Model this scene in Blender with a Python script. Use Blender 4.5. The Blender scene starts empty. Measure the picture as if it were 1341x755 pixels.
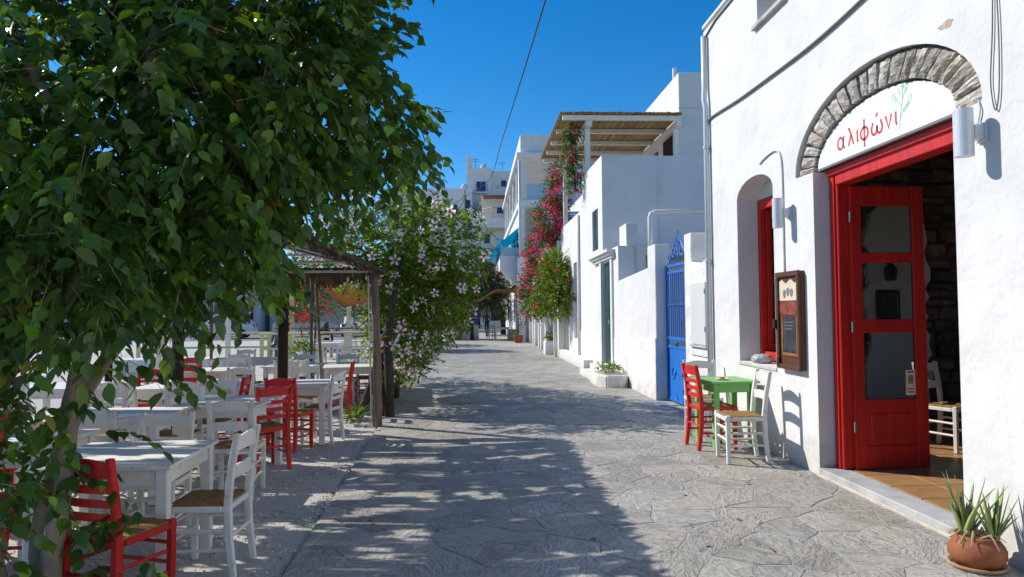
import bpy, bmesh, math, random
import numpy as np
from mathutils import Vector, Matrix, Euler
R = math.radians
random.seed(7); NR = np.random.default_rng(11)
sc = bpy.context.scene
COL = sc.collection
# ------------------------------------------------------------------ camera
cam_d = bpy.data.cameras.new('camera'); cam = bpy.data.objects.new('camera', cam_d); COL.objects.link(cam)
cam_d.sensor_width = 36; cam_d.lens = 24.43; cam_d.clip_start = .05; cam_d.clip_end = 3000
_ps, _p, _r = R(3.1), R(1.98), R(.5)
_fw = Vector((math.sin(_ps)*math.cos(_p), math.cos(_ps)*math.cos(_p), math.sin(_p)))
_rt = Vector((math.cos(_ps), -math.sin(_ps), 0)); _up = _rt.cross(_fw)
_R = _rt*math.cos(_r) - _up*math.sin(_r); _U = _up*math.cos(_r) + _rt*math.sin(_r)
cam.matrix_world = Matrix(((_R.x, _U.x, -_fw.x, 0), (_R.y, _U.y, -_fw.y, 0), (_R.z, _U.z, -_fw.z, 1.6), (0, 0, 0, 1)))
sc.camera = cam
# ------------------------------------------------------------------ sky and sun
SUN_EL, SUN_AZ = R(38), R(30)          # light travels to +X and a little towards the camera
wd = bpy.data.worlds.new('World'); sc.world = wd; wd.use_nodes = True
nt = wd.node_tree; bg = nt.nodes['Background']
sky = nt.nodes.new('ShaderNodeTexSky'); sky.sky_type = 'NISHITA'; sky.sun_disc = False
sky.sun_elevation = SUN_EL; sky.sun_rotation = R(300); sky.air_density = 1.0; sky.dust_density = 0.1; sky.ozone_density = 6.0
hsw = nt.nodes.new('ShaderNodeHueSaturation'); hsw.inputs['Saturation'].default_value = 1.31; nt.links.new(sky.outputs[0], hsw.inputs['Color']); nt.links.new(hsw.outputs[0], bg.inputs[0]); bg.inputs[1].default_value = .124
sl = bpy.data.lights.new('sun', 'SUN'); sl.energy = 4.6; sl.angle = R(.53); sl.color = (1, .955, .88)
so = bpy.data.objects.new('sun', sl); COL.objects.link(so)
_d = Vector((math.cos(SUN_EL)*math.cos(SUN_AZ), -math.cos(SUN_EL)*math.sin(SUN_AZ), -math.sin(SUN_EL)))
so.rotation_euler = _d.to_track_quat('-Z', 'Y').to_euler(); so.location = (-8, 6, 14)
sc.view_settings.view_transform = 'Standard'; sc.view_settings.look = 'None'
sc.view_settings.exposure = .22; sc.view_settings.gamma = 1
# ------------------------------------------------------------------ helpers
WL = {}                                  # world location of each parent
def wloc(p): return WL.get(p.name, Vector((0, 0, 0))) if p else Vector((0, 0, 0))
def tag(o, label=None, cat=None, group=None, kind=None):
    if label: o['label'] = label
    if cat: o['category'] = cat
    if group: o['group'] = group
    if kind: o['kind'] = kind
    return o
def empty(name, loc, label=None, cat=None, group=None, rz=0, scale=1):
    o = bpy.data.objects.new(name, None); COL.objects.link(o); o.location = loc; o.rotation_euler.z = rz
    o.scale = (scale,)*3; o.empty_display_size = .1; WL[o.name] = Vector(loc)
    return tag(o, label, cat, group)
def link(name, me, mat=None, parent=None, loc=(0, 0, 0), rot=None):
    o = bpy.data.objects.new(name, me); COL.objects.link(o); o.location = loc
    if rot: o.rotation_euler = rot
    if mat is not None and not me.materials: me.materials.append(mat)
    if parent: o.parent = parent
    WL[o.name] = wloc(parent) + Vector(loc)
    return o
def copy_tree(o, parent=None):
    c = o.copy(); COL.objects.link(c); c.parent = parent
    for ch in o.children: copy_tree(ch, c)
    return c
class MB:
    def __init__(s): s.v = []; s.f = []
    def add(s, vs, fs):
        n = len(s.v); s.v += [tuple(p) for p in vs]; s.f += [tuple(i+n for i in f) for f in fs]; return s
    def box(s, a, b):
        (x0, y0, z0), (x1, y1, z1) = a, b
        return s.add([(x0,y0,z0),(x1,y0,z0),(x1,y1,z0),(x0,y1,z0),(x0,y0,z1),(x1,y0,z1),(x1,y1,z1),(x0,y1,z1)],
                     [(3,2,1,0),(4,5,6,7),(0,1,5,4),(1,2,6,5),(2,3,7,6),(3,0,4,7)])
    def cbox(s, c, d, rz=0, rx=0, ry=0):
        m = Matrix.Translation(c) @ Euler((rx, ry, rz)).to_matrix().to_4x4(); h = [k/2 for k in d]
        t = MB().box((-h[0],-h[1],-h[2]), h); return s.add([m @ Vector(p) for p in t.v], t.f)
    def prism(s, poly, fn, t0, t1):
        n = len(poly); a = [fn(u, v, t0) for u, v in poly]; b = [fn(u, v, t1) for u, v in poly]
        return s.add(a+b, [tuple(range(n-1, -1, -1)), tuple(range(n, 2*n))] + [(i, (i+1) % n, n+(i+1) % n, n+i) for i in range(n)])
    def tube(s, pts, rad, n=8, cap=True):
        pts = [Vector(p) for p in pts]; m = len(pts)
        if not hasattr(rad, '__len__'): rad = [rad]*m
        ref = None; vs = []
        for i, p in enumerate(pts):
            t = (pts[min(i+1, m-1)] - pts[max(i-1, 0)]).normalized()
            if ref is None: ref = t.orthogonal().normalized()
            else:
                ref = (ref - t*ref.dot(t))
                ref = ref.normalized() if ref.length > 1e-5 else t.orthogonal().normalized()
            b = t.cross(ref)
            vs += [p + (ref*math.cos(2*math.pi*k/n) + b*math.sin(2*math.pi*k/n))*rad[i] for k in range(n)]
        fs = [(i*n+k, i*n+(k+1) % n, (i+1)*n+(k+1) % n, (i+1)*n+k) for i in range(m-1) for k in range(n)]
        if cap: fs += [tuple(range(n-1, -1, -1)), tuple(range((m-1)*n, m*n))]
        return s.add(vs, fs)
    def lathe(s, prof, c=(0, 0, 0), n=24, wob=0):
        vs = []
        for r, z in prof:
            vs += [(c[0]+r*math.cos(2*math.pi*k/n)*(1+wob*math.sin(3*k)), c[1]+r*math.sin(2*math.pi*k/n)*(1+wob*math.cos(2*k)), c[2]+z) for k in range(n)]
        m = len(prof)
        fs = [(i*n+k, i*n+(k+1) % n, (i+1)*n+(k+1) % n, (i+1)*n+k) for i in range(m-1) for k in range(n)]
        fs += [tuple(range(n-1, -1, -1)), tuple(range((m-1)*n, m*n))]
        return s.add(vs, fs)
    def mesh(s, name, off=Vector((0, 0, 0)), bevel=0, smooth=False, seg=1):
        me = bpy.data.meshes.new(name); me.from_pydata([(p[0]-off.x, p[1]-off.y, p[2]-off.z) for p in s.v], [], s.f); me.update()
        bm = bmesh.new(); bm.from_mesh(me); bmesh.ops.recalc_face_normals(bm, faces=bm.faces)
        if bevel:
            es = [e for e in bm.edges if len(e.link_faces) == 2 and e.calc_face_angle(0) > .5]
            bmesh.ops.bevel(bm, geom=es, offset=bevel, segments=seg, affect='EDGES', clamp_overlap=True)
        bm.to_mesh(me); bm.free()
        if smooth:
            for p in me.polygons: p.use_smooth = True
        return me
    def build(s, name, mat, parent=None, bevel=0, smooth=False, seg=1, local=False):
        me = s.mesh(name, Vector((0, 0, 0)) if local else wloc(parent), bevel, smooth, seg)
        return link(name, me, mat, parent)
def boxo(name, a, b, mat, parent=None, bevel=0): return MB().box(a, b).build(name, mat, parent, bevel)
def holes_wall(outline, holes, fn, t0, t1):
    """flat wall with openings: outline and holes are (u,v) loops, fn(u,v,t) -> xyz"""
    bm = bmesh.new(); loops = []
    for lp in [outline]+holes:
        vs = [bm.verts.new((u, v, 0)) for u, v in lp]; loops.append(vs)
        for i in range(len(vs)): bm.edges.new((vs[i], vs[(i+1) % len(vs)]))
    bmesh.ops.triangle_fill(bm, edges=bm.edges[:], use_beauty=True)
    bm.verts.index_update(); uv = [(v.co.x, v.co.y) for v in bm.verts]; n = len(uv)
    fs = [tuple(v.index for v in f.verts) for f in bm.faces]
    mb = MB(); ff = list(fs) + [tuple(i+n for i in reversed(f)) for f in fs]
    for vs in loops:
        ix = [v.index for v in vs]; k = len(ix)
        ff += [(ix[i], ix[(i+1) % k], ix[(i+1) % k]+n, ix[i]+n) for i in range(k)]
    bm.free()
    return mb.add([fn(u, v, t0) for u, v in uv] + [fn(u, v, t1) for u, v in uv], ff)
# ------------------------------------------------------------------ materials
def mat(name, c, rough=.6, var=.12, scale=6., bump=0., bscale=40., metal=0., spec=.4, tint=False, c2=None, c2s=1.5, c2w=(.5, .7), trans=0., alpha=1., stretch=None, det=6, tobj=0., splash=False, bump2=0.):
    m = bpy.data.materials.new(name); m.use_nodes = True; t = m.node_tree; N = t.nodes; L = t.links
    b = N['Principled BSDF']; b.inputs['Roughness'].default_value = rough; b.inputs['Metallic'].default_value = metal
    b.inputs['Specular IOR Level'].default_value = spec
    tc = N.new('ShaderNodeTexCoord'); co = tc.outputs['Object']
    if stretch:
        mp = N.new('ShaderNodeMapping'); mp.inputs['Scale'].default_value = stretch; L.new(co, mp.inputs[0]); co = mp.outputs[0]
    n1 = N.new('ShaderNodeTexNoise'); n1.inputs['Scale'].default_value = scale; n1.inputs['Detail'].default_value = det; L.new(co, n1.inputs[0])
    cr = N.new('ShaderNodeValToRGB'); cr.color_ramp.elements[0].position = .3; cr.color_ramp.elements[1].position = .7
    cr.color_ramp.elements[0].color = (*[k*(1-var) for k in c], 1); cr.color_ramp.elements[1].color = (*[min(k*(1+var), 1) for k in c], 1)
    L.new(n1.outputs[0], cr.inputs[0]); col = cr.outputs[0]
    if c2:
        n2 = N.new('ShaderNodeTexNoise'); n2.inputs['Scale'].default_value = c2s; n2.inputs['Detail'].default_value = 8; L.new(co, n2.inputs[0])
        r2 = N.new('ShaderNodeValToRGB'); r2.color_ramp.elements[0].position = c2w[0]; r2.color_ramp.elements[1].position = c2w[1]; L.new(n2.outputs[0], r2.inputs[0])
        mx = N.new('ShaderNodeMix'); mx.data_type = 'RGBA'; L.new(r2.outputs[0], mx.inputs[0]); L.new(col, mx.inputs[6]); mx.inputs[7].default_value = (*c2, 1); col = mx.outputs[2]
    if splash:      # rain-splashed grime along the foot of the wall, and faint drip streaks
        ge = N.new('ShaderNodeNewGeometry'); sx = N.new('ShaderNodeSeparateXYZ'); L.new(ge.outputs['Position'], sx.inputs[0])
        ns = N.new('ShaderNodeTexNoise'); ns.inputs['Scale'].default_value = 5; ns.inputs['Detail'].default_value = 8; L.new(ge.outputs['Position'], ns.inputs[0])
        ml = N.new('ShaderNodeMath'); ml.operation = 'MULTIPLY_ADD'; L.new(ns.outputs[0], ml.inputs[0]); ml.inputs[1].default_value = -.75; L.new(sx.outputs[2], ml.inputs[2])
        mr = N.new('ShaderNodeMapRange'); mr.inputs[1].default_value = -.45; mr.inputs[2].default_value = .02; mr.inputs[3].default_value = .75; mr.inputs[4].default_value = 0; L.new(ml.outputs[0], mr.inputs[0])
        mx = N.new('ShaderNodeMix'); mx.data_type = 'RGBA'; L.new(mr.outputs[0], mx.inputs[0]); L.new(col, mx.inputs[6]); mx.inputs[7].default_value = (.50, .46, .39, 1); col = mx.outputs[2]
        vm = N.new('ShaderNodeMapping'); vm.inputs['Scale'].default_value = (7, 7, .35); L.new(ge.outputs['Position'], vm.inputs[0]); n5 = N.new('ShaderNodeTexNoise'); n5.inputs['Scale'].default_value = 1; n5.inputs['Detail'].default_value = 5; L.new(vm.outputs[0], n5.inputs[0])
        r5 = N.new('ShaderNodeMapRange'); r5.inputs[1].default_value = .62; r5.inputs[2].default_value = .8; r5.inputs[3].default_value = 0; r5.inputs[4].default_value = .35; L.new(n5.outputs[0], r5.inputs[0])
        mx = N.new('ShaderNodeMix'); mx.data_type = 'RGBA'; L.new(r5.outputs[0], mx.inputs[0]); L.new(col, mx.inputs[6]); mx.inputs[7].default_value = (.60, .59, .56, 1); col = mx.outputs[2]
    if tint:
        at = N.new('ShaderNodeAttribute'); at.attribute_name = 'tint'
        mx = N.new('ShaderNodeMix'); mx.data_type = 'RGBA'; mx.blend_type = 'MULTIPLY'; mx.inputs[0].default_value = 1
        L.new(col, mx.inputs[6]); L.new(at.outputs[0], mx.inputs[7]); col = mx.outputs[2]
    if tobj:
        oi = N.new('ShaderNodeObjectInfo'); mr = N.new('ShaderNodeMapRange'); mr.inputs[3].default_value = 1-tobj; mr.inputs[4].default_value = 1+tobj
        L.new(oi.outputs['Random'], mr.inputs[0]); hs = N.new('ShaderNodeHueSaturation'); L.new(mr.outputs[0], hs.inputs['Value']); L.new(col, hs.inputs['Color']); col = hs.outputs[0]
    L.new(col, b.inputs['Base Color'])
    if bump:
        n3 = N.new('ShaderNodeTexNoise'); n3.inputs['Scale'].default_value = bscale; n3.inputs['Detail'].default_value = 6; L.new(co, n3.inputs[0])
        bp = N.new('ShaderNodeBump'); bp.inputs['Strength'].default_value = 1; bp.inputs['Distance'].default_value = bump
        L.new(n3.outputs[0], bp.inputs['Height'])
        if bump2:
            n6 = N.new('ShaderNodeTexNoise'); n6.inputs['Scale'].default_value = 2.6; n6.inputs['Detail'].default_value = 3; L.new(co, n6.inputs[0]); b6 = N.new('ShaderNodeBump'); b6.inputs['Strength'].default_value = 1; b6.inputs['Distance'].default_value = bump2
            L.new(n6.outputs[0], b6.inputs['Height']); L.new(b6.outputs[0], bp.inputs['Normal'])
        L.new(bp.outputs[0], b.inputs['Normal'])
    if trans:
        out = N['Material Output']; tr = N.new('ShaderNodeBsdfTranslucent'); ms = N.new('ShaderNodeMixShader'); ms.inputs[0].default_value = trans
        g = N.new('ShaderNodeHueSaturation'); g.inputs['Value'].default_value = 1.7; g.inputs['Saturation'].default_value = 1.1; g.inputs['Hue'].default_value = .49; L.new(col, g.inputs['Color'])
        L.new(g.outputs[0], tr.inputs[0]); L.new(b.outputs[0], ms.inputs[1]); L.new(tr.outputs[0], ms.inputs[2]); L.new(ms.outputs[0], out.inputs[0])
    return m
def glassmat(name, c=(.02, .03, .035), rough=.05):
    m = bpy.data.materials.new(name); m.use_nodes = True; b = m.node_tree.nodes['Principled BSDF']
    b.inputs['Base Color'].default_value = (*c, 1); b.inputs['Roughness'].default_value = rough; b.inputs['Specular IOR Level'].default_value = .6; return m
def clearglass(name):
    m = bpy.data.materials.new(name); m.use_nodes = True; t = m.node_tree; N = t.nodes; L = t.links
    tr = N.new('ShaderNodeBsdfTransparent'); tr.inputs[0].default_value = (.86, .9, .9, 1); gl = N.new('ShaderNodeBsdfGlossy'); gl.inputs['Roughness'].default_value = .03
    fr = N.new('ShaderNodeFresnel'); fr.inputs[0].default_value = 1.5; ms = N.new('ShaderNodeMixShader')
    L.new(fr.outputs[0], ms.inputs[0]); L.new(tr.outputs[0], ms.inputs[1]); L.new(gl.outputs[0], ms.inputs[2]); L.new(ms.outputs[0], N['Material Output'].inputs[0]); return m
PL = mat('whitewash', (.70, .69, .67), .85, .04, 2.0, .004, 22, spec=.12, c2=(.61, .60, .57), c2s=.9, c2w=(.52, .78), splash=True, bump2=.03)
PLR = mat('rough_whitewash', (.78, .775, .75), .9, .05, 5.0, .014, 14, spec=.12, c2=(.60, .58, .53), c2s=2.2, c2w=(.5, .8), splash=True, bump2=.04)
PLG = mat('cream_render', (.66, .62, .53), .85, .05, 3, .004, 25, spec=.15)
BEI = mat('beige_render', (.42, .35, .26), .85, .08, 3, .004, 25, spec=.15)
WP = mat('white_paint', (.765, .735, .675), .5, .07, 9, .0015, 60, spec=.35, c2=(.46, .42, .36), c2s=15, c2w=(.62, .76), tobj=.07)
RP = mat('red_paint', (.60, .018, .012), .45, .2, 7, .0012, 50, spec=.42, tobj=.12, c2=(.36, .05, .03), c2s=16, c2w=(.62, .74))
RD = mat('red_door_paint', (.55, .018, .012), .45, .22, 6, .0018, 34, spec=.4, stretch=(3, 3, .3), c2=(.42, .024, .018), c2s=2.2, c2w=(.52, .75))
GP = mat('green_paint', (.20, .50, .12), .45, .08, 7, .001, 50, spec=.4)
BP = mat('blue_paint', (.012, .16, .56), .45, .1, 6, .001, 50, spec=.4)
LBP = mat('pale_blue_paint', (.30, .50, .66), .5, .08, 6, spec=.35)
TEAL = mat('teal_canvas', (.03, .33, .45), .8, .1, 4, .002, 80, spec=.1, trans=.5)
YP = mat('pale_yellow_paint', (.62, .58, .30), .6, .1, 8, spec=.25)
DGP = mat('dark_green_paint', (.012, .055, .05), .4, .1, 6, spec=.4)
RUSH = mat('woven_rush', (.30, .18, .075), .85, .35, 30, .006, 55, spec=.1, stretch=(1, 9, 1))
WOOD = mat('weathered_wood', (.22, .165, .125), .85, .3, 9, .006, 30, spec=.1, stretch=(4, 4, .5))
DWOOD = mat('dark_wood', (.035, .025, .02), .8, .3, 9, .004, 30, spec=.15, stretch=(4, 4, .5))
BWOOD = mat('brown_varnished_wood', (.10, .038, .02), .45, .35, 14, .003, 40, spec=.4, stretch=(5, 5, .6))
MET = mat('pale_metal', (.55, .56, .57), .45, .06, 12, metal=.3)
GREYL = mat('grey_lamp_metal', (.60, .63, .66), .4, .04, 12, metal=.2)
BLK = mat('black_rubber', (.012, .012, .013), .55, .2, 20)
REED = mat('dry_reed', (.50, .34, .18), .8, .35, 14, .004, 60, spec=.1, tint=True, trans=.12)
THATCH = mat('old_thatch', (.16, .12, .085), .9, .4, 12, .006, 60, spec=.05, tint=True)
CANV = mat('tan_canvas', (.44, .30, .18), .85, .12, 3, .003, 60, spec=.1, trans=.32)
TERR = mat('terracotta', (.30, .105, .046), .7, .16, 9, .003, 40, spec=.2, c2=(.42, .26, .17), c2s=7, c2w=(.58, .78))
TILE = mat('ochre_floor_tile', (.36, .20, .085), .42, .14, 5, .0015, 30, spec=.4, tobj=.1)
GROUT = mat('grout', (.22, .17, .12), .9, .15, 20)
CONC = mat('concrete_step', (.46, .46, .45), .75, .12, 5, .003, 50, c2=(.33, .32, .30), c2s=4, c2w=(.5, .75), spec=.2)
def flagmat():
    m = bpy.data.materials.new('slate_flagstone'); m.use_nodes = True; t = m.node_tree; N = t.nodes; L = t.links; b = N['Principled BSDF']; b.inputs['Roughness'].default_value = .58; b.inputs['Specular IOR Level'].default_value = .35
    tc = N.new('ShaderNodeTexCoord'); at = N.new('ShaderNodeAttribute'); at.attribute_name = 'tint'
    mu = N.new('ShaderNodeMath'); mu.operation = 'MULTIPLY'; mu.inputs[1].default_value = 2.2; L.new(at.outputs['Alpha'], mu.inputs[0])
    vr = N.new('ShaderNodeVectorRotate'); vr.rotation_type = 'Z_AXIS'; L.new(tc.outputs['Object'], vr.inputs['Vector']); L.new(mu.outputs[0], vr.inputs['Angle'])
    cb = N.new('ShaderNodeCombineXYZ'); m7 = N.new('ShaderNodeMath'); m7.operation = 'MULTIPLY'; m7.inputs[1].default_value = 37.; L.new(at.outputs['Alpha'], m7.inputs[0]); L.new(m7.outputs[0], cb.inputs[2])
    ad = N.new('ShaderNodeVectorMath'); ad.operation = 'ADD'; L.new(vr.outputs[0], ad.inputs[0]); L.new(cb.outputs[0], ad.inputs[1])
    mp = N.new('ShaderNodeMapping'); mp.inputs['Scale'].default_value = (1, 2.3, 1); L.new(ad.outputs[0], mp.inputs[0])
    def noise(sc, det, dist, src): n = N.new('ShaderNodeTexNoise'); n.inputs['Scale'].default_value = sc; n.inputs['Detail'].default_value = det; n.inputs['Distortion'].default_value = dist; L.new(src, n.inputs[0]); return n.outputs[0]
    def ramp(src, stops):
        r = N.new('ShaderNodeValToRGB'); e = r.color_ramp.elements
        while len(e) < len(stops): e.new(.5)
        for q, (p, c) in zip(e, stops): q.position = p; q.color = (*c, 1) if hasattr(c, '__len__') else (c, c, c, 1)
        L.new(src, r.inputs[0]); return r.outputs[0]
    def mix(a, bb, f, mode='MIX'):
        x = N.new('ShaderNodeMix'); x.data_type = 'RGBA'; x.blend_type = mode
        if hasattr(f, 'links'): L.new(f, x.inputs[0])
        else: x.inputs[0].default_value = f
        L.new(a, x.inputs[6]); L.new(bb, x.inputs[7]) if hasattr(bb, 'links') else setattr(x.inputs[7], 'default_value', (*bb, 1)); return x.outputs[2]
    big = noise(2.4, 8, .6, mp.outputs[0]); mid = noise(7, 10, 1.4, mp.outputs[0]); fine = noise(60, 4, 0, ad.outputs[0]); crk = noise(3.1, 5, 1.2, mp.outputs[0])
    c = ramp(mid, [(.25, (.27, .252, .225)), (.5, (.365, .343, .306)), (.75, (.445, .42, .376))])
    c = mix(c, (.42, .395, .345), ramp(big, [(.5, 0), (.75, .75)])); crack = ramp(crk, [(.478, 0), (.496, 1), (.504, 1), (.522, 0)])
    c = mix(c, at.outputs['Color'], 1., 'MULTIPLY'); cm = N.new('ShaderNodeMath'); cm.operation = 'MULTIPLY'; cm.inputs[1].default_value = .35; L.new(crack, cm.inputs[0]); c = mix(c, (.10, .10, .10), cm.outputs[0]); ge = N.new('ShaderNodeNewGeometry'); stn = noise(.55, 7, .8, ge.outputs['Position']); c = mix(c, (.46, .40, .30), ramp(stn, [(.52, 0), (.72, .42)])); stn2 = noise(1.7, 9, .5, ge.outputs['Position']); c = mix(c, (.13, .125, .12), ramp(stn2, [(.56, 0), (.72, .5)])); L.new(c, b.inputs['Base Color'])
    h = N.new('ShaderNodeMath'); h.operation = 'MULTIPLY_ADD'; L.new(mid, h.inputs[0]); h.inputs[1].default_value = 1.; L.new(big, h.inputs[2])
    st = ramp(mid, [(.30, 0), (.42, .35), (.46, .35), (.55, .7), (.60, .7), (.72, 1)])
    h2 = N.new('ShaderNodeMath'); h2.operation = 'MULTIPLY_ADD'; L.new(st, h2.inputs[0]); h2.inputs[1].default_value = .8; L.new(h.outputs[0], h2.inputs[2])
    h3 = N.new('ShaderNodeMath'); h3.operation = 'MULTIPLY_ADD'; L.new(crack, h3.inputs[0]); h3.inputs[1].default_value = -.35; L.new(h2.outputs[0], h3.inputs[2])
    h4 = N.new('ShaderNodeMath'); h4.operation = 'MULTIPLY_ADD'; L.new(fine, h4.inputs[0]); h4.inputs[1].default_value = .18; L.new(h3.outputs[0], h4.inputs[2])
    bp = N.new('ShaderNodeBump'); bp.inputs['Distance'].default_value = .0085; bp.inputs['Strength'].default_value = 1; L.new(h4.outputs[0], bp.inputs['Height']); L.new(bp.outputs[0], b.inputs['Normal']); return m
FLAG = flagmat()
MORT = mat('paving_mortar', (.345, .325, .288), .9, .25, 8, .004, 30, c2=(.41, .38, .32), c2s=1.3)
GRAV = mat('gravel_bed', (.50, .47, .425), .95, .45, 130, .004, 140, spec=.1, c2=(.50, .465, .42), c2s=.8, c2w=(.45, .7))
PEB = mat('gravel_pebble', (.62, .59, .54), .9, .25, 9, spec=.15, tint=True)
EARTH = mat('pale_ground', (.46, .42, .35), .95, .15, 2, .01, 20, spec=.1, c2=(.34, .31, .26), c2s=.15, c2w=(.4, .7))
STONE = mat('arch_stone', (.34, .325, .30), .85, .4, 14, .02, 22, spec=.2, tint=True, c2=(.52, .50, .46), c2s=9, c2w=(.5, .66), stretch=(1, 1.0, 2.2))
DSTONE = mat('interior_stone', (.19, .165, .14), .9, .35, 8, .02, 18, spec=.1, tint=True)
MDARK = mat('dark_mortar', (.15, .13, .11), .95, .3, 20, .01, 30)
BARK = mat('pale_bark', (.34, .275, .20), .85, .35, 11, .022, 24, spec=.15, stretch=(1, 1, .35), c2=(.20, .165, .12), c2s=6)
DBARK = mat('dark_bark', (.07, .055, .042), .9, .3, 12, .008, 30, spec=.1)
LEAF = mat('ficus_leaf', (.066, .135, .026), .32, .2, 9, spec=.5, tint=True, trans=.34)
HLEAF = mat('hibiscus_leaf', (.095, .16, .028), .42, .2, 6, spec=.35, tint=True, trans=.40)
BLEAF = mat('bougainvillea_leaf', (.075, .13, .03), .5, .2, 6, spec=.3, tint=True, trans=.25)
TLEAF = mat('tamarisk_leaf', (.12, .14, .085), .7, .2, 4, spec=.15, tint=True, trans=.15)
BRACT = mat('magenta_bract', (.88, .05, .15), .6, .2, 4, spec=.2, tint=True, trans=.42)
PINKP = mat('pale_pink_petal', (.86, .77, .765), .55, .08, 9, spec=.2, trans=.3)
REDP = mat('crimson_petal', (.55, .01, .04), .5, .15, 9, spec=.25, trans=.15)
ORP = mat('scarlet_petal', (.75, .06, .015), .5, .15, 9, spec=.25, trans=.25)
ALOE = mat('aloe_leaf', (.30, .36, .12), .45, .3, 5, .002, 40, spec=.35, c2=(.26, .19, .08), c2s=5, c2w=(.55, .75))
DRYL = mat('dry_straw', (.40, .32, .18), .85, .2, 9, tint=False)
GRS = mat('dry_grass', (.33, .28, .09), .8, .25, 9, trans=.2)
SGN = mat('sign_board_white', (.74, .75, .72), .55, .04, 5, spec=.3, c2=(.62, .64, .60), c2s=3, c2w=(.6, .72), stretch=(1, .6, 5))
SRED = mat('sign_red', (.62, .035, .03), .5, .08, 9)
SGRN = mat('sign_green', (.30, .58, .33), .6, .1, 9)
CHALK = mat('chalkboard', (.02, .026, .028), .7, .5, 8, c2=(.05, .06, .062), c2s=9)
PAPER = mat('menu_paper', (.62, .55, .40), .8, .1, 8)
WPAPER = mat('white_paper', (.75, .74, .70), .7, .05, 8)
INK = mat('dark_ink', (.03, .03, .035), .7, .1, 9)
GLASS = clearglass('door_glass'); DGL = glassmat('dark_window_glass'); CGL = glassmat('car_glass', (.03, .04, .05))
CWH = mat('white_car_paint', (.72, .73, .74), .25, .02, 3, spec=.6); CBL = mat('blue_car_paint', (.04, .09, .19), .25, .05, 3, spec=.6)
CSI = mat('silver_car_paint', (.42, .44, .46), .28, .03, 3, metal=.4, spec=.6); CHR = mat('wheel_metal', (.5, .5, .52), .3, .05, 9, metal=.8)
HLG = glassmat('lamp_lens', (.65, .66, .68), .1)
CBLK = mat('cable_black', (.012, .012, .013), .6); CGREY = mat('cable_grey', (.17, .17, .18), .7); CWHT = mat('cable_white', (.62, .61, .58), .7)
BEIGE_CL = mat('meter_box_grey', (.62, .62, .60), .6, .04, 6)
SKIN = mat('skin', (.40, .23, .16), .6, .06, 9); HAIR = mat('dark_hair', (.02, .013, .01), .6, .3, 30)
CLB = mat('black_cloth', (.012, .012, .014), .85, .2, 30); CLU = mat('blue_grey_cloth', (.13, .15, .19), .9, .3, 18)
HILL = mat('dry_hillside', (.27, .235, .16), .95, .3, .15, .3, .4, spec=.05, c2=(.10, .115, .05), c2s=.25, c2w=(.5, .6))
SEA = mat('sea_water', (.03, .10, .15), .12, .2, .4, .05, 1.5, spec=.5)
# ================================================================== SETTING
def sheet(name, pts, z, m, kind='structure'):
    me = bpy.data.meshes.new(name); me.from_pydata([(x, y, z) for x, y in pts], [], [tuple(range(len(pts)))]); me.update()
    return tag(link(name, me, m), kind=kind)
sheet('ground', [(-900, -300), (900, -300), (900, 1200), (-900, 1200)], -.10, EARTH)
LEFT = [(-1.0, -4), (-1.13, 3), (-1.19, 4.4), (-1.37, 9.9), (-1.5, 13), (-1.85, 21), (-1.84, 29), (-1.9, 46), (-2.1, 62)]
def left_x(y):
    for (x0, y0), (x1, y1) in zip(LEFT, LEFT[1:]):
        if y <= y1: return x0 + (x1-x0)*(y-y0)/(y1-y0)
    return LEFT[-1][0]
street = MB().prism(LEFT + [(4.2, 62), (4.2, -4)], lambda u, v, t: (u, v, t), -.09, -.0036).build('street', MORT)
tag(street, kind='structure')
terr = MB()
gy = [-4 + .5*i for i in range(69)]; gx = 30
tv = []
for y in gy:
    xr = left_x(y) - .0
    for k in range(gx):
        u = k/(gx-1); x = xr - 13*u**1.6
        tv.append((x, y, -.022 + (.012*math.sin(x*2.3+y*1.7)+.010*math.sin(x*5.1-y*3.9) if k else -.012)))
terr.add(tv, [(i*gx+k, i*gx+k+1, (i+1)*gx+k+1, (i+1)*gx+k) for i in range(len(gy)-1) for k in range(gx-1)])
tag(terr.build('gravel_terrace', GRAV, smooth=True), kind='structure')
# ---- loose gravel: real little stones on the terrace
n = 17000
py = 3.6 + (NR.random(n)**1.5)*10; px = np.array([left_x(y) for y in py]) + .02 - (NR.random(n)**1.35)*4.2
base = np.array([(1,0,0),(0,1,0),(-1,0,0),(0,-1,0),(.1,.1,.62),(0,0,-.4)]); bf = [(0,1,4),(1,2,4),(2,3,4),(3,0,4),(1,0,5),(2,1,5),(3,2,5),(0,3,5)]
V = []; F = []; T = []
for i in range(n):
    s = .006 + .014*random.random()**2; a = random.random()*6.28; c_, s_ = math.cos(a), math.sin(a)
    P = base*(s, s*(.6+.4*random.random()), s*.9) + (NR.random((6, 3))-.5)*s*.5
    q = np.column_stack((P[:, 0]*c_-P[:, 1]*s_ + px[i], P[:, 0]*s_+P[:, 1]*c_ + py[i], P[:, 2] - .022 + .012*math.sin(px[i]*2.3+py[i]*1.7)+.010*math.sin(px[i]*5.1-py[i]*3.9)))
    V.append(q); F += [(a0+6*i, b0+6*i, c0+6*i) for a0, b0, c0 in bf]; T += [.42 + .8*random.random()]*6
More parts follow.
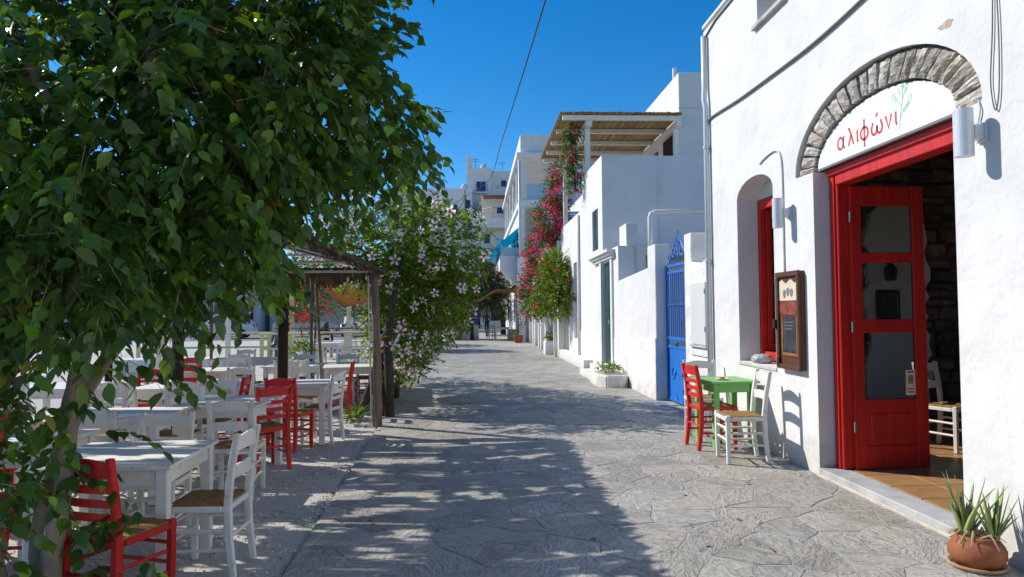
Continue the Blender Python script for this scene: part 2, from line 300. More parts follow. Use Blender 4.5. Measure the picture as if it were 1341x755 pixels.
def tinted(name, V, F, T, m, parent=None, smooth=False, kind=None):
    me = bpy.data.meshes.new(name); me.from_pydata(V, [], F)
    at = me.attributes.new('tint', 'FLOAT_COLOR', 'POINT')
    T = np.asarray(T, dtype=np.float32)
    if T.ndim == 1: T = np.column_stack((T, T, T))
    if T.shape[1] == 3: T = np.column_stack((T, np.ones(len(T), np.float32)))
    at.data.foreach_set('color', T.astype(np.float32).ravel()); me.update()
    if smooth: me.polygons.foreach_set('use_smooth', [True]*len(me.polygons))
    o = link(name, me, m, parent); tag(o, kind=kind); return o
tag(tinted('loose_gravel', np.concatenate(V).tolist(), F, T, PEB), 'pale loose gravel scattered over the terrace under the tables', 'gravel', kind='stuff')
# ---- slate flagstones: irregular cells, joints recessed
def clip(poly, a, b, c):          # keep a*x+b*y <= c
    out = []
    for i in range(len(poly)):
        p, q = poly[i], poly[(i+1) % len(poly)]; dp = a*p[0]+b*p[1]-c; dq = a*q[0]+b*q[1]-c
        if dp <= 0: out.append(p)
        if (dp < 0 < dq) or (dq < 0 < dp):
            t = dp/(dp-dq); out.append((p[0]+(q[0]-p[0])*t, p[1]+(q[1]-p[1])*t))
    return out
DX, DY = .44, .31
seeds = {}
for j in range(-6, 100):
    for i in range(-6, 12):
        if random.random() < .13: continue
        seeds[(i, j)] = ((i + (.5 if j % 2 else 0) + (random.random()-.5)*.95)*DX, 2.6 + (j + (random.random()-.5)*.95)*DY)
cells = []
for (i, j), (x, y) in seeds.items():
    poly = [(x-.7, y-.6), (x+.7, y-.6), (x+.7, y+.6), (x-.7, y+.6)]
    for dj in range(-3, 4):
        for di in range(-3, 4):
            s2 = seeds.get((i+di, j+dj))
            if s2 is None or (di == 0 and dj == 0): continue
            a, b = s2[0]-x, s2[1]-y; l = math.hypot(a, b)
            poly = clip(poly, a/l, b/l, (a*(x+s2[0])+b*(y+s2[1]))/2/l - .0045)
            if len(poly) < 3: break
        if len(poly) < 3: break
    if len(poly) < 3: continue
    xl = left_x(y)
    poly = clip(poly, -1, 0, -(xl+.004+.02*random.random())); 
    if len(poly) >= 3: poly = clip(poly, 1, 0, 3.318 if y < 26 else 3.0)
    if len(poly) >= 3: poly = clip(poly, 0, 1, 33)
    if len(poly) < 3: continue
    ar = abs(sum(p[0]*q[1]-q[0]*p[1] for p, q in zip(poly, poly[1:]+poly[:1])))/2
    if ar < .012: continue
    # drop very short edges, then roughen the outline with midpoints
    pl = []
    for p in poly:
        if not pl or math.hypot(p[0]-pl[-1][0], p[1]-pl[-1][1]) > .03: pl.append(p)
    if len(pl) < 3: continue
    out = []
    for p, q in zip(pl, pl[1:]+pl[:1]):
        out.append(p); l = math.hypot(q[0]-p[0], q[1]-p[1])
        if l > .12:
            k = (random.random()-.65)*.13*l; t = .35+.3*random.random()
            out.append((p[0]+(q[0]-p[0])*t - (q[1]-p[1])/l*k*-1, p[1]+(q[1]-p[1])*t + (q[0]-p[0])/l*k*-1))
    cells.append((x, y, out))
def stone_geo(poly, cx, cy):
    n = len(poly); z = (random.random()-.5)*.004; tx, ty = (random.random()-.5)*.014, (random.random()-.5)*.014
    top = lambda x, y: z + tx*(x-cx) + ty*(y-cy)
    rings = []
    for sh, dz in ((1.0, -.03), (1.0, -.0022), (.97, 0)):
        rings += [(cx+(x-cx)*sh, cy+(y-cy)*sh, -.03 if dz == -.03 else top(x, y)+dz) for x, y in poly]
    v = rings + [(cx, cy, top(cx, cy)+.001)]
    f = [(r*n+k, r*n+(k+1) % n, (r+1)*n+(k+1) % n, (r+1)*n+k) for r in (0, 1) for k in range(n)] + [(2*n+k, 2*n+(k+1) % n, 3*n) for k in range(n)]
    return v, f
def in_view(x, y): return y > 4.05 and abs(x - .054*y) < .76*y
vis = sorted([c for c in cells if in_view(c[0], c[1])], key=lambda c: c[1]**2 + .3*c[0]**2)
near = set(id(c) for c in vis[:300]); V = []; F = []; T = []
for c in cells:
    cx = sum(p[0] for p in c[2])/len(c[2]); cy = sum(p[1] for p in c[2])/len(c[2])
    g = .82 + .32*random.random(); w = random.random()-.3; t = (g*(1+.04*w), g*(1+.01*w), g*(1-.05*w), random.random())
    if id(c) in near:
        v, f = stone_geo([(p[0]-cx, p[1]-cy) for p in c[2]], 0, 0)
        o = tinted('flagstone', v, f, [t]*len(v), FLAG, street); o.location = (cx, cy, 0)
    else:
        v, f = stone_geo(c[2], cx, cy); k = len(V); V += v; F += [tuple(i+k for i in q) for q in f]; T += [t]*len(v)
tinted('flagstone_paving', V, F, T, FLAG, street, kind='stuff')
# ================================================================== TAVERNA BUILDING (right)
X1 = 3.33; YZ = lambda y, z, t: (t, y, z)
tav = empty('taverna_building', (5.5, 5, 0), 'tall whitewashed taverna with stone arch over its open red door', 'building')
AC = 5.66
def ell(c, a, b, z0, k0, k1, n): return [(c + a*math.cos(k0+(k1-k0)*i/n), z0 + b*math.sin(k0+(k1-k0)*i/n)) for i in range(n+1)]
open_loop = [(4.62, -.05), (4.62, 2.95), (4.34, 2.97)] + ell(AC, 1.33, .72, 2.97, 0, math.pi, 28)[::1][1:-1] + [(6.98, 2.97), (6.62, 2.95), (6.62, -.05)]
open_loop = [(4.62, -.05), (4.62, 2.95), (4.34, 2.96)] + [(AC-1.33*math.cos(t), 2.97+.72*math.sin(t)) for t in np.linspace(.03, math.pi-.03, 28)] + [(6.98, 2.96), (6.62, 2.95), (6.62, -.05)]
niche = [(7.54, .97), (8.6, .97), (8.6, 2.98)] + [(8.07+.53*math.cos(t), 2.98+.22*math.sin(t)) for t in np.linspace(.12, math.pi-.12, 14)] + [(7.54, 2.98)]
upwin = [(7.18, 4.95), (7.86, 4.95), (7.86, 5.42), (7.18, 5.42)]
OUT = [(-3, -.1)] + [(4.62, -.1), (4.62, -.05)][:0] + [(9.75, -.1), (9.75, 5.62), (-3, 5.66)]
# outline with the door notch
outline = [(-3, -.1), (4.62, -.1)] + open_loop[1:-1] + [(6.62, -.1), (9.75, -.1), (9.75, 5.62), (-3, 5.68)]
w = holes_wall(outline, [niche, upwin], YZ, X1, X1+.34)
w.build('front_wall', PL, tav)
for nm, a, b in [('side_wall', (X1+.34, 9.45, -.1), (9.6, 9.75, 5.62)), ('side_wall', (X1+.34, -3, -.1), (9.6, -2.7, 5.62)), ('roof_slab', (X1+.34, -2.7, 5.1), (9.6, 9.45, 5.35))]:
    boxo(nm, a, b, PL, tav)
holes_wall([(-3, -.1), (9.75, -.1), (9.75, 5.62), (-3, 5.62)], [[(5.2, .9), (6.8, .9), (6.8, 3.2), (5.2, 3.2)], [(7.4, .9), (9.0, .9), (9.0, 3.2), (7.4, 3.2)], [(2.6, .9), (4.2, .9), (4.2, 3.2), (2.6, 3.2)]], YZ, 9.6, 9.9).build('rear_wall', PL, tav)  # window openings and panes are added, unseen, to let sky light into the room
for y_ in (2.6, 5.2, 7.4): boxo('added_rear_pane', (9.74, y_-.01, .89), (9.75, y_+1.61, 3.21), GLASS, tav)
boxo('parapet_coping', (X1-.015, -3.02, 5.66), (X1+.36, 9.77, 5.72), PL, tav, .01)
# recess backs, red casement, upper window
win = MB(); win.box((X1+.26, 7.54, .99), (X1+.33, 7.62, 2.98)).box((X1+.26, 8.52, .99), (X1+.33, 8.6, 2.98)).box((X1+.262, 7.62, 2.86), (X1+.332, 8.52, 2.98)).box((X1+.262, 7.62, .99), (X1+.332, 8.52, 1.09))
casement = win.build('casement_window', RP, tav, .006)
for hy, ang, w_ in ((8.515, R(-3), .43), (7.625, R(184), .43)):      # both sashes stand open, swung into the room
    sl_ = Vector((X1+.32, hy, 0)) - wloc(tav); sr_ = (0, 0, ang if hy > 8 else R(-88)); s = MB()
    for a, b in (((0, 1.10), (.06, 2.85)), ((w_-.06, 1.10), (w_, 2.85)), ((.06, 1.10), (w_-.06, 1.18)), ((.06, 2.77), (w_-.06, 2.85)), ((.06, 1.95), (w_-.06, 2.0))):
        s.box((a[0]+.012, -.02, a[1]), (b[0]+.012, .02, b[1]))
    o = s.build('sash', RD, casement, .004, local=True); o.location = sl_; o.rotation_euler = sr_
    for z0, z1 in ((1.17, 1.96), (1.99, 2.78)): o = MB().box((.065, -.003, z0), (w_-.04, .003, z1)).build('pane', GLASS, casement, local=True); o.location = sl_; o.rotation_euler = sr_
MB().prism([(8.59, 2.99)]+[(8.07+.525*math.cos(t), 2.99+.20*math.sin(t)) for t in np.linspace(.12, math.pi-.12, 14)]+[(7.55, 2.99)], YZ, X1+.27, X1+.33).build('window_tympanum', PL, tav)
boxo('window_sill', (X1-.014, 7.52, .925), (X1+.335, 8.62, .968), mat('sill_stone', (.55, .53, .48), .8, .12, 9, .003, 40, c2=(.42, .44, .36), c2s=8), tav, .006)
upw = MB(); upw.box((X1+.2, 7.18, 4.96), (X1+.26, 7.25, 5.42)).box((X1+.2, 7.79, 4.96), (X1+.26, 7.86, 5.42)).box((X1+.2, 7.25, 4.96), (X1+.26, 7.79, 5.02))
u = upw.build('upper_window', WP, tav); boxo('pane', (X1+.22, 7.25, 5.02), (X1+.23, 7.79, 5.42), DGL, u)
boxo('upper_window_sill', (X1-.05, 7.08, 4.89), (X1+.2, 7.93, 4.945), CONC, tav, .006)
# ---- stone arch over the doorway
ARCH = MB().prism([(AC-1.32*math.cos(t), 2.965+.715*math.sin(t)) for t in np.linspace(.0, math.pi, 30)] + [(AC-1.05*math.cos(t), 2.965+.50*math.sin(t)) for t in np.linspace(math.pi, 0, 30)], YZ, X1+.075, X1+.30).build('stone_arch', MDARK, tav)
ns = 21; ts = [0]; 
for k in range(ns): ts.append(ts[-1] + .7 + .6*random.random())
ts = [math.pi*t/ts[-1] for t in ts]
for k in range(ns):
    t0, t1 = ts[k]+.014, ts[k+1]-.014; pr = X1 + .028 - .016*random.random(); pr1 = X1+.20
    V = []; F = []
    m_ = 4; prof = []
    for i in range(m_+1):
        t = t0+(t1-t0)*i/m_; rj = random.random
        e = .012*(rj()-.5) if 0 < i < m_ else 0
        prof.append(((AC-(1.025+.01*rj()+e)*math.cos(t), 2.965+(.478+.012*rj()+e)*math.sin(t)), (AC-(1.315-.03*rj())*math.cos(t), 2.965+(.70-.02*rj())*math.sin(t))))
    def lerp(a, b, s): return (a[0]+(b[0]-a[0])*s, a[1]+(b[1]-a[1])*s)
    cols = 4
    for i, (a, b) in enumerate(prof):
        for j in range(cols+1):
            q = lerp(a, b, j/cols); edge = (i in (0, m_)) or (j in (0, cols))
            V.append((pr + (.016 if edge else .0) + .014*random.random(), q[0], q[1]))
    W_ = cols+1; nb = len(V)
    F += [(i*W_+j, i*W_+j+1, (i+1)*W_+j+1, (i+1)*W_+j) for i in range(m_) for j in range(cols)]
    ring = [j for j in range(W_)] + [i*W_+cols for i in range(1, m_+1)] + [m_*W_+j for j in range(cols-1, -1, -1)] + [i*W_ for i in range(m_-1, 0, -1)]
    V += [(pr1, V[i][1], V[i][2]) for i in ring]; L_ = len(ring)
    F += [(ring[i], ring[(i+1) % L_], nb+(i+1) % L_, nb+i) for i in range(L_)]
    g = .75+.5*random.random(); w_ = random.random()
    off = wloc(tav); V = [(p[0]-off.x, p[1]-off.y, p[2]-off.z) for p in V]
    tinted('stone', V, F, [(g*(1+.12*w_), g*(1+.03*w_), g*(1-.08*w_))]*len(V), STONE, ARCH)
# thin dark shadow gap strip round the arch (rough render edge)
MB().tube([(X1+.0, AC-1.335*math.cos(t), 2.975+.722*math.sin(t)) for t in np.linspace(.0, math.pi, 40)], [.009+.005*math.sin(7*t) for t in np.linspace(0, math.pi, 40)], 6).v
# ---- threshold step, interior
boxo('threshold_step', (X1-.015, 4.63, -.05), (3.565, 6.61, .075), CONC, tav, .008)
boxo('step_nosing', (X1-.035, 4.66, -.05), (X1-.014, 6.6, .022), mat('step_mortar', (.52, .47, .36), .9, .15, 12, .006, 40), tav, .006)
fl = boxo('tile_floor', (3.56, 1.6, -.05), (9.6, 9.45, .068), GROUT); tag(fl, kind='structure')
tm = MB().box((-.196, -.196, -.01), (.196, .196, .007)).mesh('tile', bevel=.003)
for i in range(13):
    for j in range(18): 
        o = link('tile', tm, TILE, fl, (3.772+.402*i, 2.03+.402*j, .072))
boxo('partition_wall', (X1+.34, 1.3, -.05), (9.6, 1.6, 5.1), PL, tav)
boxo('interior_ceiling', (X1+.34, 1.6, 3.72), (9.6, 9.45, 3.85), DWOOD, tav)
# interior end wall: rubble stone with white plaster patches
iw = MB(); iw.box((3.68, 9.16, .06), (9.6, 9.44, 3.72)); iw.build('inner_wall', MDARK, tav)
istone = []
yy = .1
while yy < 3.65:
    hh = .09+.13*random.random(); xx = 4.7 + .1*random.random()
    while xx < 7.1:
        ww = .13+.30*random.random(); dd = .02+.07*random.random(); q = [.045*random.random() for _ in range(8)]
        m = MB().add([(xx+q[0], 9.15-dd, yy+q[1]), (xx+ww-.02-q[2], 9.15-dd, yy+q[3]), (xx+ww-.02-q[4], 9.15-dd, yy+hh-.015-q[5]), (xx+q[6], 9.15-dd, yy+hh-.015-q[7]),
                      (xx, 9.17, yy), (xx+ww-.012, 9.17, yy), (xx+ww-.012, 9.17, yy+hh-.01), (xx, 9.17, yy+hh-.01)], [(0,1,2,3),(0,4,5,1),(1,5,6,2),(2,6,7,3),(3,7,4,0)])
        istone.append(m); xx += ww
    yy += hh
for m in istone[:290]:
    off = wloc(tav); g = .6+.7*random.random()
    tinted('rubble_stone', [(p[0]-off.x, p[1]-off.y, p[2]-off.z) for p in m.v], m.f, [(g*1.05, g, g*.95)]*len(m.v), DSTONE, tav)
def jag(x, z0, z1, amp, n): return [(x + (random.random()-.5)*amp, z0+(z1-z0)*i/n) for i in range(n+1)]
XZ = lambda x, z, t: (x, t, z)
pp = [(5.26, .08)] + [(6.10, .08)] + jag(6.08, .25, 2.5, .16, 18) + [(6.06, 2.75), (5.98, 2.95), (5.85, 3.08), (5.68, 3.12), (5.5, 3.06), (5.34, 2.9), (5.28, 2.7)] + jag(5.26, 2.5, .3, .14, 16)
MB().prism(pp, XZ, 9.03, 9.16).build('plaster_patch', mat('interior_plaster', (.74, .73, .70), .9, .06, 4, .004, 20), tav)
pf = empty('picture_frame', (5.5, 9.02, 1.5), 'dark framed picture on the plaster inside the taverna', 'picture'); boxo('frame', (5.36, 8.985, 1.46), (5.68, 9.031, 1.86), DWOOD, pf, .008); boxo('picture', (5.41, 8.975, 1.51), (5.63, 8.986, 1.81), CHALK, pf)
wl_ = empty('wall_lantern', (5.52, 9.0, 2.0), 'small dark lantern on the plaster above the framed picture', 'lantern'); MB().lathe([(.05, 0), (.07, .02), (.08, .16), (.03, .22), (.01, .25)], (5.52, 8.93, 1.98), 10).build('lantern_body', DWOOD, wl_); boxo('bracket', (5.505, 8.93, 2.2), (5.535, 9.032, 2.23), DWOOD, wl_)
# ---- red door: frame, lintel, one leaf folded inwards
XF = 3.50
frame = MB().box((XF, 6.49, .078), (XF+.12, 6.615, 2.95)).box((XF, 4.625, .078), (XF+.12, 4.70, 2.95)).box((XF-.02, 4.70, 2.80), (XF+.13, 6.49, 2.95)).box((XF-.045, 4.64, 2.90), (XF+.02, 6.6, 2.97))
df = frame.build('door_frame', RD, tav, .008)
boxo('door_post', (XF-.02, 6.52, .08), (XF-.001, 6.60, 2.93), RD, df, .004)
leaf = empty('door_leaf', (XF+.10, 6.465, .085)); leaf.parent = tav; leaf.location = Vector((XF+.10, 6.465, .085)) - wloc(tav); leaf.rotation_euler.z = R(2)
LW, LH = .74, 2.70
def lf(name, m, mt, par=leaf, bev=.004): return m.build(name, mt, par, bev, local=True)
lf('stiles', MB().box((0, -.022, 0), (.105, .022, LH)).box((LW-.115, -.022, 0), (LW, .022, LH)).box((.105, -.0215, LH-.19), (LW-.115, .0215, LH)).box((.105, -.0215, 1.96), (LW-.115, .0215, 2.06)).box((.105, -.0215, 1.29), (LW-.115, .0215, 1.42)).box((.105, -.0215, .60), (LW-.115, .0215, .66)).box((.105, -.0215, 0), (LW-.115, .0215, .22)), RD)
lf('door_panel', MB().box((.10, -.010, .21), (LW-.11, .010, .61)), RD); lf('raised_panel', MB().box((.16, -.017, .28), (LW-.17, .017, .53)), RD, leaf, .012)
for z0, z1 in ((2.06, LH-.19), (1.42, 1.96), (.66, 1.29)): lf('pane', MB().box((.10, -.003, z0-.005), (LW-.11, .003, z1+.005)), GLASS, leaf, 0)
for z in (.4, 1.35, 2.4): lf('hinge', MB().tube([(-.006, -.026, z-.05), (-.006, -.026, z+.05)], .011, 8), CGREY, leaf, 0)
st = lf('window_sticker', MB().box((LW-.215, -.0075, .69), (LW-.12, -.0035, .93)), WPAPER, leaf, 0)
MB().box((LW-.195, -.009, .80), (LW-.14, -.0077, .88)).build('printed_emblem', mat('emblem_green', (.25, .3, .08), .7, .4, 30), leaf, local=True)
for z in (.715, .745, .905): MB().box((LW-.20, -.009, z), (LW-.135, -.0077, z+.012)).build('printed_line', SRED if z < .8 else INK, leaf, local=True)
MB().box((LW-.218, -.0072, .688), (LW-.212, -.0033, .932)).box((LW-.123, -.0072, .688), (LW-.117, -.0033, .932)).build('sticker_border', SRED, leaf, local=True)
# a strip of small beads hung behind the glass
MB_b = MB()
for k in range(26): MB_b.lathe([(.001, -.006), (.006, 0), (.001, .006)], (LW-.25, .03, .9+.036*k), 6)
lf('bead_string', MB_b, WPAPER, leaf, 0)
# ---- sign under the arch
sgn = empty('arched_sign', (3.42, AC, 2.97), 'white half-round signboard with red Greek lettering and green sprig under the arch', 'sign')
MB().prism([(AC-1.0, 2.985)] + [(AC-1.0*math.cos(t), 2.995+.43*math.sin(t)) for t in np.linspace(0, math.pi, 30)] + [(AC+1.0, 2.985)], YZ, 3.405, 3.43).build('board', SGN, sgn, .003)
MB().prism([(AC-1.0, 2.965), (AC+1.0, 2.965), (AC+1.0, 2.985), (AC-1.0, 2.985)], YZ, 3.40, 3.44).build('lower_edge_trim', CGREY, sgn)
def ribbon(name, strokes, wd_, m, par, x=3.4035, org=(0, 0), sc_=1.):
    """flat painted strokes; (u right, v up) as read from the street"""
    for s_ in strokes:
        mb = MB(); P = [Vector((p[0]*sc_+org[0], p[1]*sc_+org[1])) for p in s_]
        L_ = []; R_ = []
        for i, p in enumerate(P):
            t = (P[min(i+1, len(P)-1)] - P[max(i-1, 0)]).normalized(); nn = Vector((-t.y, t.x)); 
            L_.append(p+nn*wd_/2); R_.append(p-nn*wd_/2)
        n = len(P)
        for i in range(n-1):
            q = [L_[i], L_[i+1], R_[i+1], R_[i]]
            mb.add([(x, -a.x, a.y) for a in q] + [(x+.0014, -a.x, a.y) for a in q], [(0,1,2,3), (4,5,6,7), (0,1,5,4), (1,2,6,5), (2,3,7,6), (3,0,4,7)])
        mb.build(name, m, par)
def arc(cx, cy, rx, ry, a0, a1, n=14): return [(cx+rx*math.cos(R(a0+(a1-a0)*i/n)), cy+ry*math.sin(R(a0+(a1-a0)*i/n))) for i in range(n+1)]
# letters alpha lambda iota phi omega-tonos nu iota ; u = -Y, units of metres
LT = {
 'a': [arc(.055, .06, .052, .058, 0, 360, 18), [(.125, .125), (.105, .07), (.108, .02), (.135, -.002)]],
 'l': [[(.0, .165), (.022, .168), (.045, .12), (.095, .0)], [(.055, .10), (.0, .0)]],
 'i': [[(.0, .12), (.0, .03), (.012, .0)]],
 'f': [arc(.065, .055, .062, .058, 80, 440, 18), [(.065, .19), (.065, -.075)]],
 'w': [[(.022, .115)] + arc(.045, .05, .045, .052, 130, 330, 10) + [(.088, .075)], [(.088, .075)] + arc(.128, .05, .042, .052, 210, 410, 10) + [(.15, .115)], [(.075, .155), (.10, .19)]],
 'n': [[(.0, .12), (.045, .0), (.09, .12)]],
}
u0 = -6.28
for ch, du in (('a', .0), ('l', .185), ('i', .335), ('f', .385), ('w', .555), ('n', .76), ('i', .90)):
    ribbon('painted_letter', LT[ch], .022, SRED, sgn, org=(u0+du, 3.085+.0*du), sc_=.92)
st_ = [[(-5.335, 3.03), (-5.325, 3.12), (-5.30, 3.22), (-5.285, 3.30), (-5.283, 3.385)]]
ribbon('painted_sprig', st_ + [[(-5.325, 3.13), (-5.27, 3.19), (-5.20, 3.22)], [(-5.30, 3.22), (-5.35, 3.27), (-5.39, 3.31)], [(-5.29, 3.27), (-5.25, 3.32), (-5.235, 3.35)]], .007, SGRN, sgn)
for c_, r_, a_ in (((-5.20, 3.235), .045, 55), ((-5.395, 3.305), .042, 115), ((-5.235, 3.345), .035, 70), ((-5.33, 3.345), .03, 110), ((-5.25, 3.18), .03, 40)):
    L_ = [(c_[0]+r_*math.cos(t)*math.cos(R(a_)) - .4*r_*math.sin(t)*math.sin(R(a_)), c_[1]+r_*math.cos(t)*math.sin(R(a_)) + .4*r_*math.sin(t)*math.cos(R(a_))) for t in np.linspace(0, 2*math.pi, 14)]
    ribbon('painted_sprig_leaf', [L_], .005, SGRN, sgn)
for k in range(5): ribbon('painted_bud', [arc(-5.283+.014*math.sin(k*2.2), 3.35+.012*k, .006, .006, 0, 360, 6)], .005, SGRN, sgn)
# ---- things fixed to the wall
def wall_lamp(y, z, label):
    t = empty('wall_lamp', (X1, y, z), label, 'lamp', 'grey cylinder wall lamps')
    MB().lathe([(.046, -.155), (.057, -.155), (.057, .155), (.046, .155), (.046, -.15)], (X1-.135, y, z), 24).build('cylinder_housing', GREYL, t, smooth=False)
    MB().box((X1-.085, y-.035, z-.045), (X1-.02, y+.035, z+.05)).build('bracket', GREYL, t, .004)
    MB().box((X1-.022, y-.045, z-.06), (X1+.002, y+.045, z+.065)).build('wall_plate', GREYL, t, .004)
    for s in (-.13, .13): MB().lathe([(.001, -.004), (.044, -.004), (.044, .004), (.001, .004)], (X1-.135, y, z+s), 20).build('lens', HLG, t)
    return t
wall_lamp(4.33, 2.745, 'grey cylinder wall lamp right of the stone arch'); wall_lamp(7.12, 2.62, 'grey cylinder wall lamp between arched window and doorway')
mbd = empty('menu_board', (X1, 7.1, 1.0), 'carved brown wooden menu cabinet with chalkboard hung left of the doorway', 'menu board')
boxo('backing', (X1-.05, 6.835, .985), (X1+.003, 7.37, 2.0), BWOOD, mbd, .008)
for nm, a, b in (('frame_rail', (6.835, 1.95), (7.37, 2.005)), ('frame_rail', (6.835, .98), (7.37, 1.03)), ('frame_rail', (7.31, 1.03), (7.372, 1.95)), ('frame_rail', (6.833, 1.03), (6.88, 1.95))):
    boxo(nm, (X1-.075, a[0], a[1]), (X1-.048, b[0], b[1]), BWOOD, mbd, .006)
MB().prism([(6.89, 1.70), (7.30, 1.70), (7.30, 1.90)] + [(7.30-.41*i/16, 1.90+.02*math.sin(i*math.pi/4)) for i in range(1, 16)] + [(6.89, 1.90)], YZ, X1-.056, X1-.0495).build('paper_notice', PAPER, mbd)
for (yc, zc) in ((7.18, 1.77), (7.10, 1.79), (7.02, 1.78)):
    MB().prism([(yc+.035*math.cos(t)*(1+.2*math.sin(3*t)), zc+.045*math.sin(t)) for t in np.linspace(0, 2*math.pi, 12)[:-1]], YZ, X1-.058, X1-.056).build('drawn_figure', CGREY, mbd)
boxo('red_panel', (X1-.054, 6.885, 1.55), (X1-.0495, 7.305, 1.69), mat('worn_red_brown', (.23, .05, .025), .6, .5, 14), mbd)
boxo('chalk_panel', (X1-.056, 6.93, 1.16), (X1-.0495, 7.23, 1.53), CHALK, mbd)
boxo('chalk_frame', (X1-.06, 6.90, 1.125), (X1-.0496, 7.26, 1.155), mat('orange_wood', (.30, .11, .03), .5, .3, 12), mbd); boxo('chalk_frame', (X1-.06, 7.235, 1.156), (X1-.0496, 7.262, 1.535), bpy.data.materials['orange_wood'], mbd); boxo('chalk_frame', (X1-.06, 6.90, 1.156), (X1-.0496, 6.925, 1.535), bpy.data.materials['orange_wood'], mbd)
for k in range(3): boxo('chalk_line', (X1-.0575, 6.99+.02*k, 1.47-.035*k), (X1-.0562, 7.19, 1.478-.035*k), CGREY, mbd)
boxo('latch', (X1-.10, 7.34, 1.40), (X1-.05, 7.40, 1.50), DWOOD, mbd, .006); boxo('corner_bracket', (X1-.08, 7.30, 1.0), (X1-.0495, 7.36, 1.09), DWOOD, mbd, .004)
dp = empty('downpipe', (X1, 9.55, 0), 'grey-white rain downpipe at the far corner of the taverna front', 'pipe')
MB().tube([(X1-.05, 9.56, -.02), (X1-.05, 9.56, 4.45), (X1-.065, 9.58, 4.6), (X1-.05, 9.60, 4.75), (X1-.05, 9.60, 5.5)], .038, 12).build('pipe', GREYL, dp, smooth=True)
for z in (.7, 2.3, 3.9): MB().lathe([(.047, -.02), (.05, -.02), (.05, .02), (.047, .02)], (X1-.05, 9.56, z), 14).build('clip', MET, dp)
MB().tube([(X1-.012, 9.70, 4.9), (X1-.012, 9.70, 5.5), (X1-.012, 9.2, 5.58), (X1-.012, 4.0, 5.60)], .014, 6).build('edge_conduit', CGREY, tav)
def cab(name, pts, r, m, label, n=6):
    P = [Vector(p) for p in pts]; out = []
    for i in range(len(P)-1):
        p0, p1, p2, p3 = P[max(i-1, 0)], P[i], P[i+1], P[min(i+2, len(P)-1)]
        for k in range(8):
            t = k/8; out.append(.5*((2*p1)+(-p0+p2)*t+(2*p0-5*p1+4*p2-p3)*t*t+(-p0+3*p1-3*p2+p3)*t**3))
    out.append(P[-1]); o = MB().tube(out, r, n).build(name, m, smooth=True); return tag(o, label, 'cable')
cab('wall_cable', [(X1-.018, 9.6, 4.25), (X1-.018, 9.37, 4.29), (X1-.02, 8.4, 4.23), (X1-.02, 7.32, 4.20), (X1-.02, 6.63, 4.19), (X1-.02, 6.05, 4.21), (X1-.018, 5.2, 4.27), (X1-.015, 3.0, 4.4)], .015, CGREY, 'thick grey cable sagging across the taverna front wall')
cab('lamp_wire', [(X1-.008, 7.86, 3.30), (X1-.012, 7.7, 3.34), (X1-.012, 7.45, 3.36), (X1-.012, 7.31, 3.28), (X1-.012, 7.27, 3.0), (X1-.012, 7.27, 2.2), (X1-.012, 7.27, 1.99)], .010, CWHT, 'white wire curving over the arched window down to the menu board')
cab('dangling_wire', [(X1-.01, 4.19, 3.9), (X1-.012, 4.21, 3.4), (X1-.012, 4.24, 3.05), (X1-.014, 4.205, 2.86), (X1-.012, 4.17, 3.0), (X1-.012, 4.16, 3.4), (X1-.01, 4.18, 3.9)], .0045, CGREY, 'thin looped wire dangling on the wall right of the arch')
cab('lamp_lead', [(X1-.008, 4.36, 2.97), (X1-.012, 4.34, 2.9), (X1-.012, 4.36, 2.83), (X1-.02, 4.38, 2.79)], .006, CWHT, 'short white lead from arch end to the lamp')
MB().prism([(4.66+.075*math.cos(t)*(1+.2*math.sin(5*t)), 3.60+.028*math.sin(t)*(1+.3*math.cos(3*t))) for t in np.linspace(0, 6.28, 16)[:-1]], YZ, X1-.002, X1+.003).build('chipped_render', mat('bare_render', (.48, .38, .27), .95, .3, 20, .006, 40), tav)
# ---- mosaic-painted stone on the sill
mos = MB(); 
mos.lathe([(.01, 0), (.10, .004), (.128, .04), (.125, .075), (.09, .105), (.02, .115)], (X1+.10, 8.15, .966), 16, .04)
mm = bpy.data.materials.new('mosaic'); mm.use_nodes = True; _t = mm.node_tree; vo = _t.nodes.new('ShaderNodeTexVoronoi'); vo.inputs['Scale'].default_value = 13; hsv = _t.nodes.new('ShaderNodeHueSaturation'); hsv.inputs['Saturation'].default_value = .6; hsv.inputs['Value'].default_value = .7
_t.links.new(vo.outputs['Color'], hsv.inputs['Color']); _t.links.new(hsv.outputs[0], _t.nodes['Principled BSDF'].inputs['Base Color'])
tag(mos.build('painted_stone', mm, smooth=True), 'rounded stone painted with many coloured spots on the window sill', 'stone')
# ================================================================== GATE AND GARDEN WALL
gw = empty('gate_wall', (3.5, 10.3, 0), 'low whitewashed wall with meter cabinet between taverna and blue gate', 'wall')
MB().prism([(9.752, -.1), (10.95, -.1), (10.95, 2.82), (10.60, 2.82), (10.60, 2.36), (10.2, 2.30), (9.752, 2.42)], YZ, 3.36, 3.66).build('wall_body', PLR, gw, .015)
cab_ = boxo('meter_cabinet', (3.315, 9.85, 1.10), (3.362, 10.52, 2.02), BEIGE_CL, gw, .006)
boxo('cabinet_shelf', (3.30, 9.80, 1.06), (3.361, 10.56, 1.095), CONC, gw); 
for z in (1.3, 1.85): boxo('cabinet_hinge', (3.305, 9.84, z), (3.316, 9.87, z+.07), CGREY, cab_)
for k, z in enumerate((.93, .62, .3)): boxo('loose_board', (3.335, 9.80+.02*k, z), (3.361, 10.6-.03*k, z+.24), PL, gw, .004)
gt = empty('iron_gate', (3.5, 11.68, 0), 'bright blue wrought iron gate with scrolled crest', 'gate')
G0, G1, GX = 10.955, 12.395, 3.48
for y in (G0, G1-.05): boxo('gate_stile', (GX-.025, y, .03), (GX+.025, y+.05, 2.42), BP, gt, .004)
